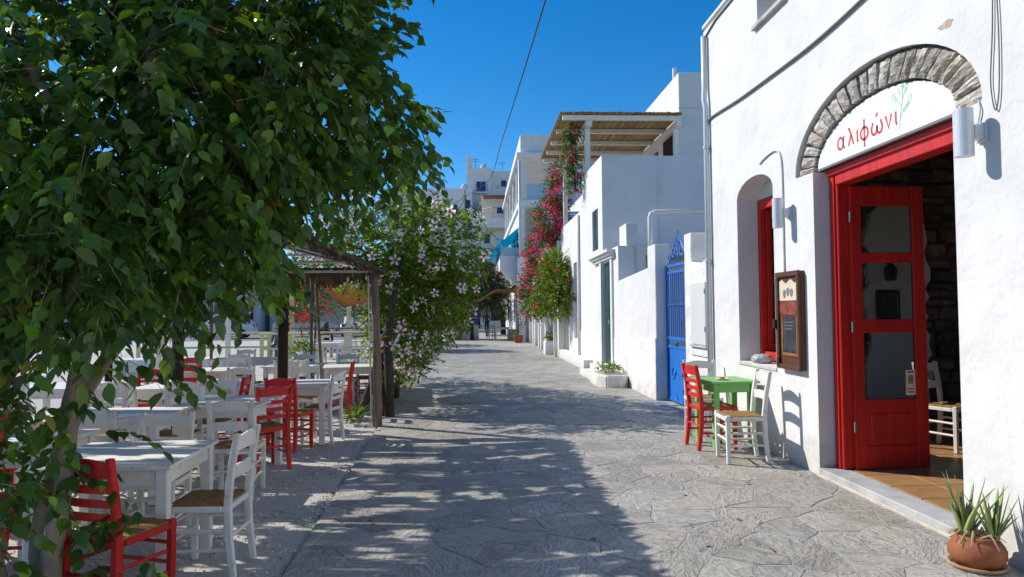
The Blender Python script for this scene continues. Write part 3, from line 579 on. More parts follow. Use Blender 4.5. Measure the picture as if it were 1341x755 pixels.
for z in (.03, .95, 1.10, 2.25, 2.37): boxo('gate_rail', (GX-.02, G0+.05, z), (GX+.02, G1-.05, z+.05), BP, gt, .004)
boxo('lower_panel', (GX-.006, G0+.05, .08), (GX+.006, G1-.05, .95), BP, gt)
for k in range(11):
    y = G0+.11+k*.122; MB().tube([(GX, y, 1.15), (GX, y, 2.25)], .011, 8).build('bar', BP, gt)
    MB().lathe([(.011, -.03), (.022, 0), (.011, .03)], (GX, y, 1.7), 8).build('bar_knop', BP, gt)
def spiral(cy, cz, r, s, turns=1.3, n=18): return [(GX, cy+s*r*(1-i/n*.8)*math.cos(i/n*turns*6.28), cz+r*(1-i/n*.8)*math.sin(i/n*turns*6.28)) for i in range(n+1)]
for y, z, r, s in ((11.15, 2.53, .10, 1), (12.2, 2.53, .10, -1), (11.42, 2.60, .12, 1), (11.93, 2.60, .12, -1), (11.62, 2.78, .09, 1), (11.73, 2.78, .09, -1), (11.35, .5, .14, 1), (12.0, .5, .14, -1)):
    MB().tube([(p[0]-(.012 if z < 1 else 0), p[1], p[2]) for p in spiral(y, z, r, s)], .011, 6).build('scroll', BP, gt, smooth=True)
MB().tube([(GX, 11.675, 2.42), (GX, 11.675, 2.98)], .011, 6).tube([(GX, 11.05, 2.42), (GX, 11.4, 2.66), (GX, 11.675, 2.92), (GX, 11.95, 2.66), (GX, 12.3, 2.42)], .010, 6).build('crest', BP, gt)
MB().lathe([(.012, 0), (.035, .02), (.035, .05), (.012, .07)], (GX-.03, 11.75, 1.0), 10).build('handle', BP, gt)
gd = empty('garden_wall', (3.4, 14, 0), 'whitewashed garden wall with tall end pier beside the blue gate', 'wall')
MB().prism([(12.40, -.1), (15.62, -.1), (15.62, 2.30), (12.95, 2.42), (12.95, 2.82), (12.40, 2.82)], YZ, 3.27, 3.54).build('wall_body', PL, gd, .012)
MB().prism([(12.38, -.1), (15.60, -.1), (15.60, 1.10), (14.0, 1.02), (12.38, 1.12)], YZ, 3.245, 3.275).build('plinth', PLR, gd, .008)
MB().tube([(3.36, 13.05, 2.4), (3.36, 13.05, 3.40), (3.38, 13.05, 3.46), (3.46, 13.05, 3.49), (4.6, 13.05, 3.52)], .05, 10).build('rail_pipe', PL, gd, smooth=True)
boxo('courtyard_floor', (3.55, 9.76, -.1), (9, 17.5, .02), CONC, gd)
# ================================================================== WHITE HOUSE WITH REED PERGOLA
wh = empty('terraced_house', (5, 20, 0), 'white cubic house with dark green door, roof terrace and reed pergola', 'house')
XW = 3.27
o1 = [(15.62, -.1), (26.0, -.1), (26.0, 4.72), (20.72, 4.70), (20.72, 5.66), (17.5, 5.60), (17.5, 3.10), (15.62, 3.10)]
hol = [[(16.38, .30), (17.55, .30), (17.55, 2.82), (16.38, 2.82)], [(18.12, 3.25), (19.0, 3.25), (19.0, 4.35), (18.12, 4.35)],
       [(22.0, .75), (22.75, .75), (22.75, 3.2), (22.0, 3.2)], [(23.9, .2), (24.9, .2), (24.9, 2.9), (23.9, 2.9)]]
holes_wall(o1, hol, YZ, XW, XW+.32).build('street_wall', PL, wh)
boxo('porch_side_wall', (XW+.32, 15.62, -.1), (3.90, 15.9, 3.08), PL, wh); boxo('porch_roof', (XW+.32, 15.9, 2.9), (5.5, 17.5, 3.06), PL, wh)
MB().prism([(3.36, 3.09), (3.95, 3.05), (3.95, 2.7), (5.5, 2.7), (5.5, 3.0), (4.0, 3.06)], XZ, 15.64, 15.8)
boxo('front_terrace_wall', (XW+.32, 17.5, -.1), (4.68, 17.8, 5.6), PL, wh); boxo('front_terrace_wall', (4.68, 17.62, -.1), (9.5, 17.9, 5.62), PL, wh)
boxo('chimney_slab', (3.47, 15.66, 3.06), (3.74, 16.4, 3.62), PL, wh, .012)
cabl = MB().tube([(3.48, 15.60, 3.12), (3.62, 15.60, 3.10), (3.68, 15.60, 3.0), (3.685, 15.60, 2.3)], .012, 6).build('porch_cable', CWHT, wh)
boxo('terrace_floor', (XW+.32, 17.9, 4.5), (9.4, 26.0, 4.68), CONC, wh); boxo('rear_wall', (9.4, 17.9, -.1), (9.6, 26.0, 5.62), PL, wh); boxo('far_wall', (XW+.32, 25.7, -.1), (9.4, 26.0, 4.66), PL, wh)
ub = boxo('upper_storey', (6.12, 20.2, 4.68), (9.3, 25.6, 8.72), PL, wh, .015)
boxo('string_course', (6.10, 20.17, 7.62), (6.9, 20.199, 7.66), PLG, ub); boxo('terrace_door', (6.09, 20.6, 4.7), (6.121, 21.9, 7.0), DWOOD, wh); boxo('terrace_window', (6.09, 22.6, 5.6), (6.121, 23.6, 6.9), DGL, wh)
boxo('parapet_upstand', (6.5, 22.0, 8.72), (6.6, 22.1, 9.5), PL, ub)
# cornice and door
for k, (z0, z1, pj) in enumerate(((2.86, 2.93, .08), (2.932, 2.99, .14), (2.992, 3.06, .20))): boxo('cornice', (XW-pj, 15.98-.02*k, z0), (XW+.02, 18.6+.06*k, z1), PL, wh, .006)
for y in (16.18, 17.57): boxo('pilaster', (XW-.05, y, .05), (XW+.01, y+.19, 2.86), PL, wh, .006)
dr = boxo('house_door', (XW+.06, 16.38, .30), (XW+.11, 17.55, 2.82), DGP, wh)
for y in (16.45, 17.02): 
    for z0, z1 in ((.42, 1.2), (1.32, 2.7)): boxo('door_panel', (XW+.048, y, z0), (XW+.061, y+.46, z1), DGP, dr, .006)
MB().lathe([(.008, -.05), (.02, -.04), (.02, .04), (.008, .05)], (XW+.03, 16.95, 1.35), 8).build('door_handle', MET, dr)
fw_ = boxo('narrow_window', (XW+.06, 18.14, 3.27), (XW+.10, 18.98, 4.33), DGP, wh); boxo('pane', (XW+.05, 18.22, 3.35), (XW+.061, 18.9, 4.25), DGL, fw_)
sw = boxo('side_window', (XW+.10, 22.02, .77), (XW+.14, 22.73, 3.18), WP, wh); boxo('pane', (XW+.092, 22.1, 1.7), (XW+.101, 22.65, 3.1), DGL, sw)
sd = boxo('side_door', (XW+.10, 23.92, .2), (XW+.14, 24.88, 2.88), WP, wh); boxo('pane', (XW+.092, 24.05, 1.2), (XW+.101, 24.75, 2.6), DGL, sd)
MB().tube([(XW-.05, 21.3, .1), (XW-.05, 21.3, 4.6)], .05, 10).build('rain_pipe', PL, wh, smooth=True)
boxo('wall_pier', (3.02, 25.0, -.1), (XW, 25.35, 3.4), PL, wh, .01)
MB().prism([(15.63, -.1), (21.2, -.1), (21.2, 1.04), (19, 1.0), (18.0, .96), (17.8, .3), (16.1, .3), (16.1, .98), (15.63, 1.06)], YZ, XW-.022, XW+.002).build('plinth', PLR, wh)
for k, (a, b, z) in enumerate((((2.70, 16.0), (XW-.051, 17.9), .14), ((2.95, 16.1), (XW-.0515, 17.8), .29))): boxo('door_step', (a[0], a[1], -.05), (b[0], b[1], z), PLR, wh, .02)
bn = boxo('stone_bench', (3.0, 19.1, -.05), (XW-.001, 25.0, .27), PLR); tag(bn, 'long low whitewashed bench step along the house foot', 'bench'); bpy.context.view_layer.update()
# reed pergola on the roof terrace
pg = empty('reed_pergola', (4.3, 22.8, 4.68), 'reed-mat pergola with white beams over the roof terrace', 'pergola')
for x, y in ((XW+.10, 20.3), (XW+.10, 25.3), (6.05, 20.3)): boxo('post', (x-.08, y-.08, 4.66 if x > 4 or y > 21 else 5.62), (x+.08, y+.08, 7.02), WP, pg, .008)
for x in (XW+.10,): boxo('main_beam', (x-.09, 19.9, 7.022), (x+.09, 25.8, 7.2), WP, pg, .008)
boxo('main_beam', (5.96, 19.9, 7.022), (6.11, 25.8, 7.2), WP, pg, .008)
for y in (19.98, 21.5, 23.0, 24.4, 25.6): boxo('cross_beam', (2.6, y-.06, 7.201), (6.1, y+.06, 7.34), WP, pg, .008)
def canes(name, xs, fn, r, m, parent, seed=1, miss=.0, lenj=.06, n=5, opening=None):
    """one joined mat of thin reeds: fn(t, s) gives a point for cane position t and along-length s"""
    rg = random.Random(seed); V = []; F = []; T = []; off = wloc(parent)
    for t in xs:
        if rg.random() < miss: continue
        mb = MB(); s0, s1 = -lenj*rg.random(), 1+lenj*rg.random(); j = (rg.random()-.5)*r*1.2
        tj = t+(rg.random()-.5)*r*1.5; rr_ = r*(.7+.6*rg.random()); K = 4 if opening is None else 22
        Q = [s0+(s1-s0)*i/K for i in range(K+1)]; run = []
        for q in Q + [None]:
            if q is not None and not (opening and opening(t, q)): run.append(q); continue
            if len(run) > 1:
                if opening and len(run) > 3: run = run[::4] + ([run[-1]] if (len(run)-1) % 4 else [])
                pts = [fn(tj, w_) for w_ in run]; mb.tube([(p[0], p[1], p[2]+j) for p in pts], rr_, n, False)
            run = []
        if not mb.v: continue
        k = len(V); V += [(p[0]-off.x, p[1]-off.y, p[2]-off.z) for p in mb.v]; F += [tuple(i+k for i in f) for f in mb.f]
        g = .6+.7*rg.random(); T += [(g, g*(.94+.08*rg.random()), g*.95)]*len(mb.v)
    return tinted(name, V, F, T, m, parent, kind='stuff')
canes('reed_mat', np.arange(2.52, 6.1, .017), lambda t, s: (t, 19.85+5.95*s, 7.365), .012, REED, pg, 3, .0, .02)
canes('reed_mat', np.arange(2.53, 6.1, .017), lambda t, s: (t, 19.85+5.95*s, 7.385), .012, REED, pg, 4, .0, .02)
# ================================================================== BOUGAINVILLEA HOUSE, far right
bh = empty('stair_house', (5, 32, 0), 'white house with pale blue doors behind the bougainvillea', 'house')
holes_wall([(26.01, -.1), (37.9, -.1), (37.9, 4.3), (26.01, 4.3)], [[(28.6, .05), (29.6, .05), (29.6, 2.5), (28.6, 2.5)], [(31.6, .05), (32.6, .05), (32.6, 2.5), (31.6, 2.5)], [(34.6, .05), (35.6, .05), (35.6, 2.5), (34.6, 2.5)]], YZ, 3.12, 3.4).build('street_wall', PL, bh)
for y in (28.6, 31.6, 34.6): 
    d_ = boxo('blue_door', (3.22, y, .05), (3.27, y+1, 2.5), LBP, bh); boxo('door_panel', (3.205, y+.12, .25), (3.221, y+.88, 1.1), LBP, d_, .01); boxo('door_panel', (3.205, y+.12, 1.3), (3.221, y+.88, 2.3), LBP, d_, .01)
for y in (28.1, 30.0, 31.1, 33.0, 34.1, 36.2): boxo('pilaster', (2.86, y, -.1), (3.121, y+.32, 2.95), PL if y != 31.1 else PLG, bh, .01)
boxo('roof_slab', (3.4, 26.02, 4.0), (9, 37.9, 4.28), PL, bh); boxo('rear_wall', (8.8, 26.02, -.1), (9, 37.9, 4.0), PL, bh)
boxo('rooftop_room', (4.9, 29.5, 4.28), (8.8, 36.5, 6.9), PL, bh)
for k in range(9): boxo('blue_stair_tread', (3.5, 27.0+.32*k, 4.3+.19*k), (4.6, 27.34+.32*k, 4.40+.19*k), LBP, bh)
rl = MB()
rail = empty('terrace_railing', (3.25, 32, 4.3), 'pale blue railing along the terrace above the bougainvillea', 'railing')
boxo('top_rail', (3.2, 26.1, 5.25), (3.26, 37.8, 5.31), LBP, rail); boxo('bottom_rail', (3.2, 26.1, 4.42), (3.26, 37.8, 4.47), LBP, rail)
for k in range(26): boxo('baluster', (3.215, 26.15+.46*k, 4.30), (3.245, 26.18+.46*k, 5.25), LBP, rail)
shl = empty('slat_canopy', (3.0, 31, 5.6), 'pale blue sloping slat canopy above the stair', 'canopy')
for k in range(11): MB().cbox((2.95+.11*k, 31.0, 5.75+.07*k), (.06, 5.0, .03), ry=-.5).build('slat', LBP, shl)
for y in (28.6, 33.4): MB().tube([(2.9, y, 5.7), (4.2, y, 6.55)], .03, 6).tube([(3.0, y, 4.3), (3.0, y, 5.75)], .035, 6).build('support', LBP, shl)
# ================================================================== BALCONY BUILDING (far, tall)
bb = empty('balcony_building', (6, 47, 0), 'tall white building with pillared loggia, beige flank and teal-awning balcony', 'building')
boxo('ground_storey', (2.55, 38.0, -.1), (9, 57, 4.3), PL, bb); boxo('first_storey', (2.56, 38.01, 4.3), (9, 57, 7.4), PL, bb)
boxo('beige_flank', (2.85, 37.94, 4.9), (9, 38.008, 7.3), BEI, bb)
boxo('loggia_floor', (2.45, 37.7, 7.4), (9, 57.1, 7.75), PL, bb, .02); boxo('loggia_back_wall', (4.6, 39.5, 7.75), (9, 57, 10.1), PL, bb)
boxo('roof_slab', (2.35, 37.6, 10.1), (9.1, 57.2, 10.35), PL, bb, .02); boxo('roof_parapet', (2.58, 37.9, 10.35), (9, 57, 11.4), PL, bb, .02)
for y in (37.85, 41.5, 45.3, 49.1, 52.9, 56.5): boxo('pillar', (2.56, y, 7.75), (2.86, y+.34, 10.1), PL, bb, .01)
boxo('pillar', (5.6, 37.85, 7.75), (5.9, 38.19, 10.1), PL, bb, .01)
lr = MB().box((2.88, 37.86, 8.62), (5.58, 37.9, 8.68)).box((2.62, 38.2, 8.62), (2.66, 56.5, 8.68)); lr.build('loggia_handrail', LBP, bb)
boxo('loggia_glass', (2.9, 37.87, 7.8), (5.58, 37.885, 8.6), mat('blue_glass', (.35, .5, .58), .15, .05, 3, spec=.5), bb)
for k in range(4): boxo('loggia_glass', (2.635, 38.3+3.78*k+(.0), 7.8), (2.65, 41.4+3.78*k, 8.6), bpy.data.materials['blue_glass'], bb)
MB().tube([(2.5, 37.9, .1), (2.5, 37.9, 10.0)], .06, 8).build('drain_pipe', GREYL, bb, smooth=True)
boxo('corner_pier', (2.35, 37.5, -.1), (2.75, 37.99, 4.6), GREYL, bb)
bal = boxo('balcony', (1.42, 38.3, 3.95), (2.551, 48.0, 4.15), PL, bb)
boxo('balcony_parapet', (1.42, 38.3, 4.15), (1.54, 48.0, 4.75), PL, bal); boxo('balcony_parapet', (1.54, 38.3, 4.15), (2.55, 38.42, 4.72), PL, bal)
MB().prism([(1.42, 3.95), (2.55, 3.95), (2.55, 3.0), (2.3, 3.1), (2.1, 3.35), (1.9, 3.45), (1.7, 3.6)], XZ, 38.3, 38.5).build('bracket', PL, bal)
boxo('balcony_glass', (1.6, 38.34, 4.72), (2.5, 38.36, 5.2), bpy.data.materials['blue_glass'], bal)
for y in (38.4, 40.5, 42.6, 44.7, 46.8): MB().box((1.46, y-.04, 4.75), (1.54, y+.04, 6.05)).build('blue_post', LBP, bal)
MB().box((1.46, 38.42, 5.2), (1.5, 48, 5.26)).build('blue_handrail', LBP, bal)
aw = MB().prism([(.95, 5.05), (1.0, 4.98), (2.56, 6.32), (2.56, 6.38)], XZ, 38.2, 48.0).build('awning', TEAL, bal)
MB().tube([(1.5, 38.35, 4.9), (2.5, 38.35, 5.6)], .035, 6).build('awning_stay', LBP, bal)
boxo('blue_door', (2.53, 39.6, 4.2), (2.562, 40.9, 6.2), mat('deep_blue_paint', (.012, .035, .22), .45), bal); boxo('blue_door', (2.53, 43.6, 4.2), (2.562, 44.9, 6.2), bpy.data.materials['deep_blue_paint'], bal)
for y in (40, 44, 48, 52): 
    w_ = boxo('window', (2.53, y, 1.0), (2.551, y+1.1, 2.4), bpy.data.materials['deep_blue_paint'], bb)
# brown canvas awning under the balcony
ta = MB(); nx, ny = 8, 10; vs = []
for i in range(nx+1):
    for j in range(ny+1):
        u, v = i/nx, j/ny; vs.append((2.5-2.6*u, 38.6+6*v, 3.15-.75*u - .22*math.sin(u*9)*.6 - .15*math.sin(v*8)))
ta.add(vs, [(i*(ny+1)+j, i*(ny+1)+j+1, (i+1)*(ny+1)+j+1, (i+1)*(ny+1)+j) for i in range(nx) for j in range(ny)])
ta = ta.build('canvas_awning', mat('brown_canvas', (.26, .14, .09), .9, .2, 5, trans=.25), smooth=True); tag(ta, 'sagging brown canvas awning under the teal balcony', 'awning')
md = ta.modifiers.new('thick', 'SOLIDIFY'); md.thickness = .02
# ================================================================== HILLSIDE AND HOUSES ON IT
hl = MB(); HN = 28; hv = []
def hill_z(x, y): 
    d = max(0, (y-66))/60; return -.3 + 17*(1-math.exp(-1.3*d*d))*max(.0, math.exp(-((x-14)/48)**2)) 
for i in range(HN+1):
    for j in range(HN+1):
        x = -110+260*i/HN; y = 62+200*j/HN; hv.append((x, y, hill_z(x, y)-(.5 if j == 0 else 0)))
hl.add(hv, [(i*(HN+1)+j, (i+1)*(HN+1)+j, (i+1)*(HN+1)+j+1, i*(HN+1)+j+1) for i in range(HN) for j in range(HN)])
tag(hl.build('hillside', HILL, smooth=True), kind='structure')
BLUW = bpy.data.materials['deep_blue_paint']
def hill_house(name, x0, x1, y, d, z0, z1, wins, label, roofbits=(), m=PL, railrow=None, awn=None):
    h = empty(name, ((x0+x1)/2, y, z0), label, 'house', 'houses stacked on the hillside')
    boxo('wall', (x0, y, z0-6), (x1, y+d, z1), m, h); boxo('roof_parapet', (x0-.06, y-.06, z1), (x1+.06, y+d, z1+.22), m, h)
    for (wx, wz, ww, wh_) in wins:
        f_ = boxo('window', (wx, y-.05, wz), (wx+ww, y+.02, wz+wh_), BLUW, h); boxo('pane', (wx+.12*ww, y-.07, wz+.1*wh_), (wx+.88*ww, y-.051, wz+.9*wh_), DGL, f_)
        boxo('window_sill', (wx-.1, y-.16, wz-.12), (wx+ww+.1, y+.0, wz-.002), m, h)
    for a, b in roofbits: boxo('chimney', a, b, m, h, .03)
    ax = x0+.35*(x1-x0); MB().tube([(ax, y+1, z1), (ax, y+1, z1+1.9)], .04, 5).tube([(ax-.6, y+1, z1+1.7), (ax+.6, y+1, z1+1.75)], .03, 5).tube([(ax-.45, y+1, z1+1.4), (ax+.45, y+1, z1+1.42)], .03, 5).build('aerial', CGREY, h)
    MB().lathe([(.45, 0), (.5, .1), (.5, .8), (.3, 1.0)], (x1-1.1, y+2.2, z1+.2), 12).build('water_tank', MET, h)
    if railrow:
        a0, a1, z = railrow; r_ = boxo('balcony', (a0, y-1.0, z-.18), (a1, y, z), m, h)
        for k in range(int((a1-a0)/.3)+1): boxo('baluster', (a0+.3*k, y-.98, z), (a0+.3*k+.05, y-.93, z+.95), BLUW, r_)
        boxo('handrail', (a0, y-1.0, z+.95), (a1, y-.92, z+1.02), BLUW, r_)
    if awn:
        a0, a1, z = awn; boxo('reed_shade', (a0, y-2.2, z), (a1, y, z+.14), bpy.data.materials['brown_canvas'], h); 
        for xx in (a0+.1, a1-.1): boxo('shade_post', (xx-.06, y-2.15, z-2.5), (xx+.06, y-2.03, z), WP, h)
    return h
hill_house('hill_house', -1.0, 2.6, 100, 9, 16.5, 22.3, [(0.4, 19.2, .62, 1.35), (1.1, 19.2, .62, 1.35)], 'topmost white hillside house with chimney and blue-railed balcony', [((-1.0, 100.3, 22.3), (-.2, 101.2, 24.3))], railrow=(.1, 2.0, 18.9))
hill_house('hill_house', 2.62, 7.2, 100.6, 8, 14, 22.0, [(4.0, 19.9, .75, .95)], 'white hillside house with a single small blue window high up', m=PL)
hill_house('hill_house', -12, -.2, 96, 9, 11, 18.6, [(-6.6, 16.2, .7, 1.0), (-4.2, 16.2, .8, 1.1), (-2.9, 15.4, .6, 1.2), (-1.2, 15.6, .7, 1.6), (-.9, 13, .6, 1.2)], 'long flat-roofed white hillside house with five blue windows', m=PL)
hill_house('hill_house', 1.1, 7.4, 93, 8, 11, 17.2, [(3.1, 14.9, .85, .85)], 'hillside house with dark window under a brown reed shade', m=PLG, awn=(1.1, 5.6, 16.9))
hill_house('hill_house', -.2, 7.6, 88, 5, 8, 13.4, [(1.3, 10.4, .7, 1.2), (3.0, 9.5, .7, 1.3), (3.75, 9.5, .7, 1.3)], 'lower hillside house with terrace parapet and paired blue windows', m=PL)
hill_house('hill_house', -9, -.3, 84, 5, 5, 9.6, [(-6, 7, .7, 1.1), (-3.4, 7, .7, 1.1), (-1.2, 6.6, .6, 1.1)], 'low white hillside house half hidden behind the trees', m=PL)
hill_house('hill_house', .2, 8, 78, 5, 3, 8.2, [(1.0, 5.9, .8, 1.2), (2.9, 5.9, .8, 1.2)], 'white house with two blue windows above the street end', m=PLG)
tag(MB().lathe([(.02, 0), (.95, -.25), (.98, -.32), (.02, -.1)], (2.0, 87.0, 14.9), 10).tube([(2.0, 87.0, 12.3), (2.0, 87.0, 14.9)], .04, 6).build('parasol', mat('pale_parasol', (.6, .42, .38), .8)), 'faded pink parasol on a hillside terrace', 'parasol')
boxo('terrace_slab', (.0, 84.5, 12.0), (6, 88, 12.3), PL, None); tag(bpy.data.objects['terrace_slab'], 'white terrace slab under the parasol on the hillside', 'terrace')
# street end: shaded lane wall and passage behind the tree
el = empty('lane_end_house', (0, 60, 0), 'pale house closing off the shaded lane end', 'house')
holes_wall([(-14, -.1), (3.5, -.1), (3.5, 5.2), (-14, 5.2)], [[(-.6, .05), (.5, .05), (.5, 2.2), (-.6, 2.2)], [(1.4, .9), (2.4, .9), (2.4, 2.2), (1.4, 2.2)], [(-4, .9), (-3, .9), (-3, 2.2), (-4, 2.2)]], XZ, 60, 60.4).build('wall', PLG, el)
for a in (-.6, ): boxo('door', (a, 60.2, .05), (a+1.1, 60.26, 2.2), BLUW, el)
for a in (1.4, -4): boxo('window', (a, 60.2, .9), (a+1, 60.26, 2.2), DGL, el)
boxo('roof_slab', (-14, 60.4, 4.9), (3.5, 66, 5.1), PL, el); boxo('low_step', (-2, 56, -.1), (3, 59.9, .25), CONC, el)
# overhead cable and far pole
cab('overhead_cable', [(2.9, -20, 9.9), (2.5, 0, 10.0), (2.13, 20, 10.72), (1.66, 40, 11.6), (1.2, 56, 12.3), (-.9, 71, 13.6)], .024, CBLK, 'black overhead cable spanning the street')
pole = empty('utility_pole', (-.9, 71, 0), 'dark wooden utility pole rising among the far houses', 'pole')
MB().tube([(-.9, 71, -.5), (-.9, 71, 14.2)], [.11, .06], 8).build('shaft', WOOD, pole); boxo('crossarm', (-1.15, 70.95, 13.5), (-.65, 71.05, 13.58), WOOD, pole)
for i, e in enumerate(((3.2, 88, 9.0), (4.6, 78, 8.4), (-8, 96, 16.0), (-5, 84, 9.8))):
    cab('service_wire', [(-.9, 71, 13.5-.05*i), tuple((a+b)/2-(.8 if k == 2 else 0) for k, (a, b) in enumerate(zip((-.9, 71, 13.5), e))), e], .03, CBLK, ['thin wire dropping from the pole to the terrace house', 'thin wire from the pole to the house above the lane', 'thin wire from the pole to the long flat-roofed house', 'thin wire from the pole to the half-hidden low house'][i])
# ================================================================== TAVERNA CHAIRS AND TABLES
def make_chair(paint, nslat, name='taverna_chair'):
    """facing +Y, origin on the ground under the seat centre; 0.42 wide, 0.88 tall"""
    r = empty(name, (0, 0, 0)); L = dict(local=True)
    def sq(pts, w, nm, m=paint, bev=.004):
        mb = MB(); vs = []
        for (x, y, z, k) in pts: vs += [(x-w*k, y-w*k, z), (x+w*k, y-w*k, z), (x+w*k, y+w*k, z), (x-w*k, y+w*k, z)]
        n = len(pts); fs = [(i*4+k, i*4+(k+1) % 4, (i+1)*4+(k+1) % 4, (i+1)*4+k) for i in range(n-1) for k in range(4)] + [(3, 2, 1, 0), tuple(range(4*n-4, 4*n))]
        return mb.add(vs, fs).build(nm, m, r, bev, **L)
    for s in (-1, 1):
        sq([(s*.185, .175, 0, .9), (s*.188, .178, .30, 1), (s*.188, .178, .462, 1)], .02, 'front_leg')
        sq([(s*.175, -.215, 0, .85), (s*.172, -.185, .25, 1), (s*.172, -.178, .46, 1), (s*.176, -.198, .66, .95), (s*.182, -.238, .885, .85)], .021, 'back_post')
    MB().box((-.205, .145, .41), (.205, .205, .445)).box((-.195, -.19, .41), (.195, -.15, .445)).box((-.207, -.15, .411), (-.165, .145, .446)).box((.165, -.15, .411), (.207, .145, .446)).build('seat_frame', paint, r, .004, **L)
    st = MB(); n = 8; vs = []
    for i in range(n+1):
        for j in range(n+1):
            x, y = -1+2*i/n, -1+2*j/n; e = max(abs(x), abs(y))
            vs.append((x*.192, .008+y*.178, .452 + .014*(1-e**6) - .018*(1-abs(x))*(1-abs(y)) + .004*((i+j) % 2)))
    m2 = (n+1)**2; vs += [(v[0], v[1], .425) for v in vs]
    fs = [(i*(n+1)+j, (i+1)*(n+1)+j, (i+1)*(n+1)+j+1, i*(n+1)+j+1) for i in range(n) for j in range(n)]
    ring = [j for j in range(n+1)] + [i*(n+1)+n for i in range(1, n+1)] + [n*(n+1)+j for j in range(n-1, -1, -1)] + [i*(n+1) for i in range(n-1, 0, -1)]
    fs += [(ring[k], ring[(k+1) % len(ring)], ring[(k+1) % len(ring)]+m2, ring[k]+m2) for k in range(len(ring))]
    st.add(vs, fs).build('woven_seat', RUSH, r, smooth=False, **L)
    for z, k in ((.17, 1), (.29, 1)):
        for s in (-1, 1): MB().tube([(s*.184, .17, z), (s*.173, -.19, z+.004)], .0115, 8).build('side_stretcher', paint, r, **L)
    for z in (.22, .33): MB().tube([(-.18, .176, z), (.18, .176, z)], .0115, 8).build('front_stretcher', paint, r, **L)
    MB().tube([(-.17, -.19, .25), (.17, -.19, .25)], .0115, 8).build('back_stretcher', paint, r, **L)
    def slat(z0, h, arch, nm, y):
        N = 10; mb = MB(); vs = []
        for i in range(N+1):
            u = -1+2*i/N; x = u*.165; cy = y - .022*(1-u*u); top = z0+h + arch*(1-u*u) - (.0); bot = z0 + arch*.25*(1-u*u)
            vs += [(x, cy-.009, bot), (x, cy+.009, bot), (x, cy+.007, top), (x, cy-.007, top)]
        fs = [(i*4+k, i*4+(k+1) % 4, (i+1)*4+(k+1) % 4, (i+1)*4+k) for i in range(N) for k in range(4)] + [(3, 2, 1, 0), tuple(range(4*N, 4*N+4))]
        mb.add(vs, fs).build(nm, paint, r, **L)
    slat(.775, .075, .028, 'crest_rail', -.222)
    if nslat == 1: slat(.605, .075, .008, 'back_slat', -.193)
    else:
        for k in range(3): slat(.545+.075*k, .036, .006, 'back_slat', -.186-.012*k)
    return r
def make_table(paint, lx, ly, h=.74, name='taverna_table'):
    r = empty(name, (0, 0, 0)); L = dict(local=True); nb = 6
    tt = empty('tabletop', (0, 0, 0)); tt.parent = r
    for k in range(nb):
        w = ly/nb; MB().box((-lx/2, -ly/2+w*k+.0008, h-.024), (lx/2, -ly/2+w*(k+1)-.0008, h+.0006*(k % 2))).build('plank', paint, tt, .0022, **L)
    for s in (-1, 1):
        MB().box((-lx/2+.10, s*(ly/2-.055)-.012, h-.124), (lx/2-.10, s*(ly/2-.055)+.012, h-.0245)).build('apron', paint, r, .003, **L)
        MB().box((s*(lx/2-.055)-.012, -ly/2+.10, h-.124), (s*(lx/2-.055)+.012, ly/2-.10, h-.0245)).build('apron', paint, r, .003, **L)
        for t in (-1, 1):
            MB().box((s*(lx/2-.062)-.034, t*(ly/2-.062)-.034, 0), (s*(lx/2-.062)+.034, t*(ly/2-.062)+.034, h-.0246)).build('leg', paint, r, .005, **L)
    return r
PROTO = {}
def place(kind, x, y, face, label, group, z=0., scale=1., cat='chair', tilt=0.):
    """face: compass direction in degrees the chair looks to, 0 = +Y, 90 = -X (counter-clockwise)"""
    key = kind
    if key not in PROTO:
        PROTO[key] = {'w1': lambda: make_chair(WP, 1), 'w3': lambda: make_chair(WP, 3), 'r3': lambda: make_chair(RP, 3), 'r1': lambda: make_chair(RP, 1),
                      'tw': lambda: make_table(WP, .86, .86), 'tw2': lambda: make_table(WP, 1.25, .8), 'tg': lambda: make_table(GP, .56, .62, .76), 'y3': lambda: make_chair(YP, 3)}[kind](); o = PROTO[key]
    else: o = copy_tree(PROTO[key])
    o.location = (x, y, z); o.rotation_euler.z = R(face); o.rotation_euler.x = R(tilt); o.scale = (scale,)*3; tag(o, label, cat, group); WL[o.name] = Vector((x, y, z)); return o
GZ = -.02
CT, TT = 'taverna chairs on the gravel terrace', 'white tables on the gravel terrace'
tabs = [(-2.23, 4.62, 2, 'tw', 'white plank table beside the pale multi-stemmed tree trunk, sun stripes on its top'),
        (-2.52, 7.35, -4, 'tw', 'white table with two red chairs drawn up at its street corner'),
        (-2.32, 9.12, 8, 'tw', 'white table between the red chairs and the wooden street-side canopy pole'),
        (-3.55, 9.0, 0, 'tw2', 'long white table in front of the brown shade post'), (-3.35, 6.5, 3, 'tw2', 'long white table behind the leafy tree stems'),
        (-3.35, 5.2, 0, 'tw', 'white table hidden among the tree stems and low sprouts'), (-2.15, 12.1, 10, 'tw', 'white table by the hibiscus trunk with a red chair beyond it'),
        (-3.15, 12.4, -6, 'tw', 'white table surrounded by grey-white chairs behind the dark canopy post'), (-4.6, 11.6, 4, 'tw2', 'long white table in front of the low white wall'),
        (-5.3, 9.2, 0, 'tw', 'white table at the seaward edge of the terrace'), (-4.7, 14.4, 0, 'tw2', 'white table beyond the dark canopy post near the plaza')]
for x, y, a, k, lb in tabs: place(k, x, y, a, lb, TT, GZ, cat='table')
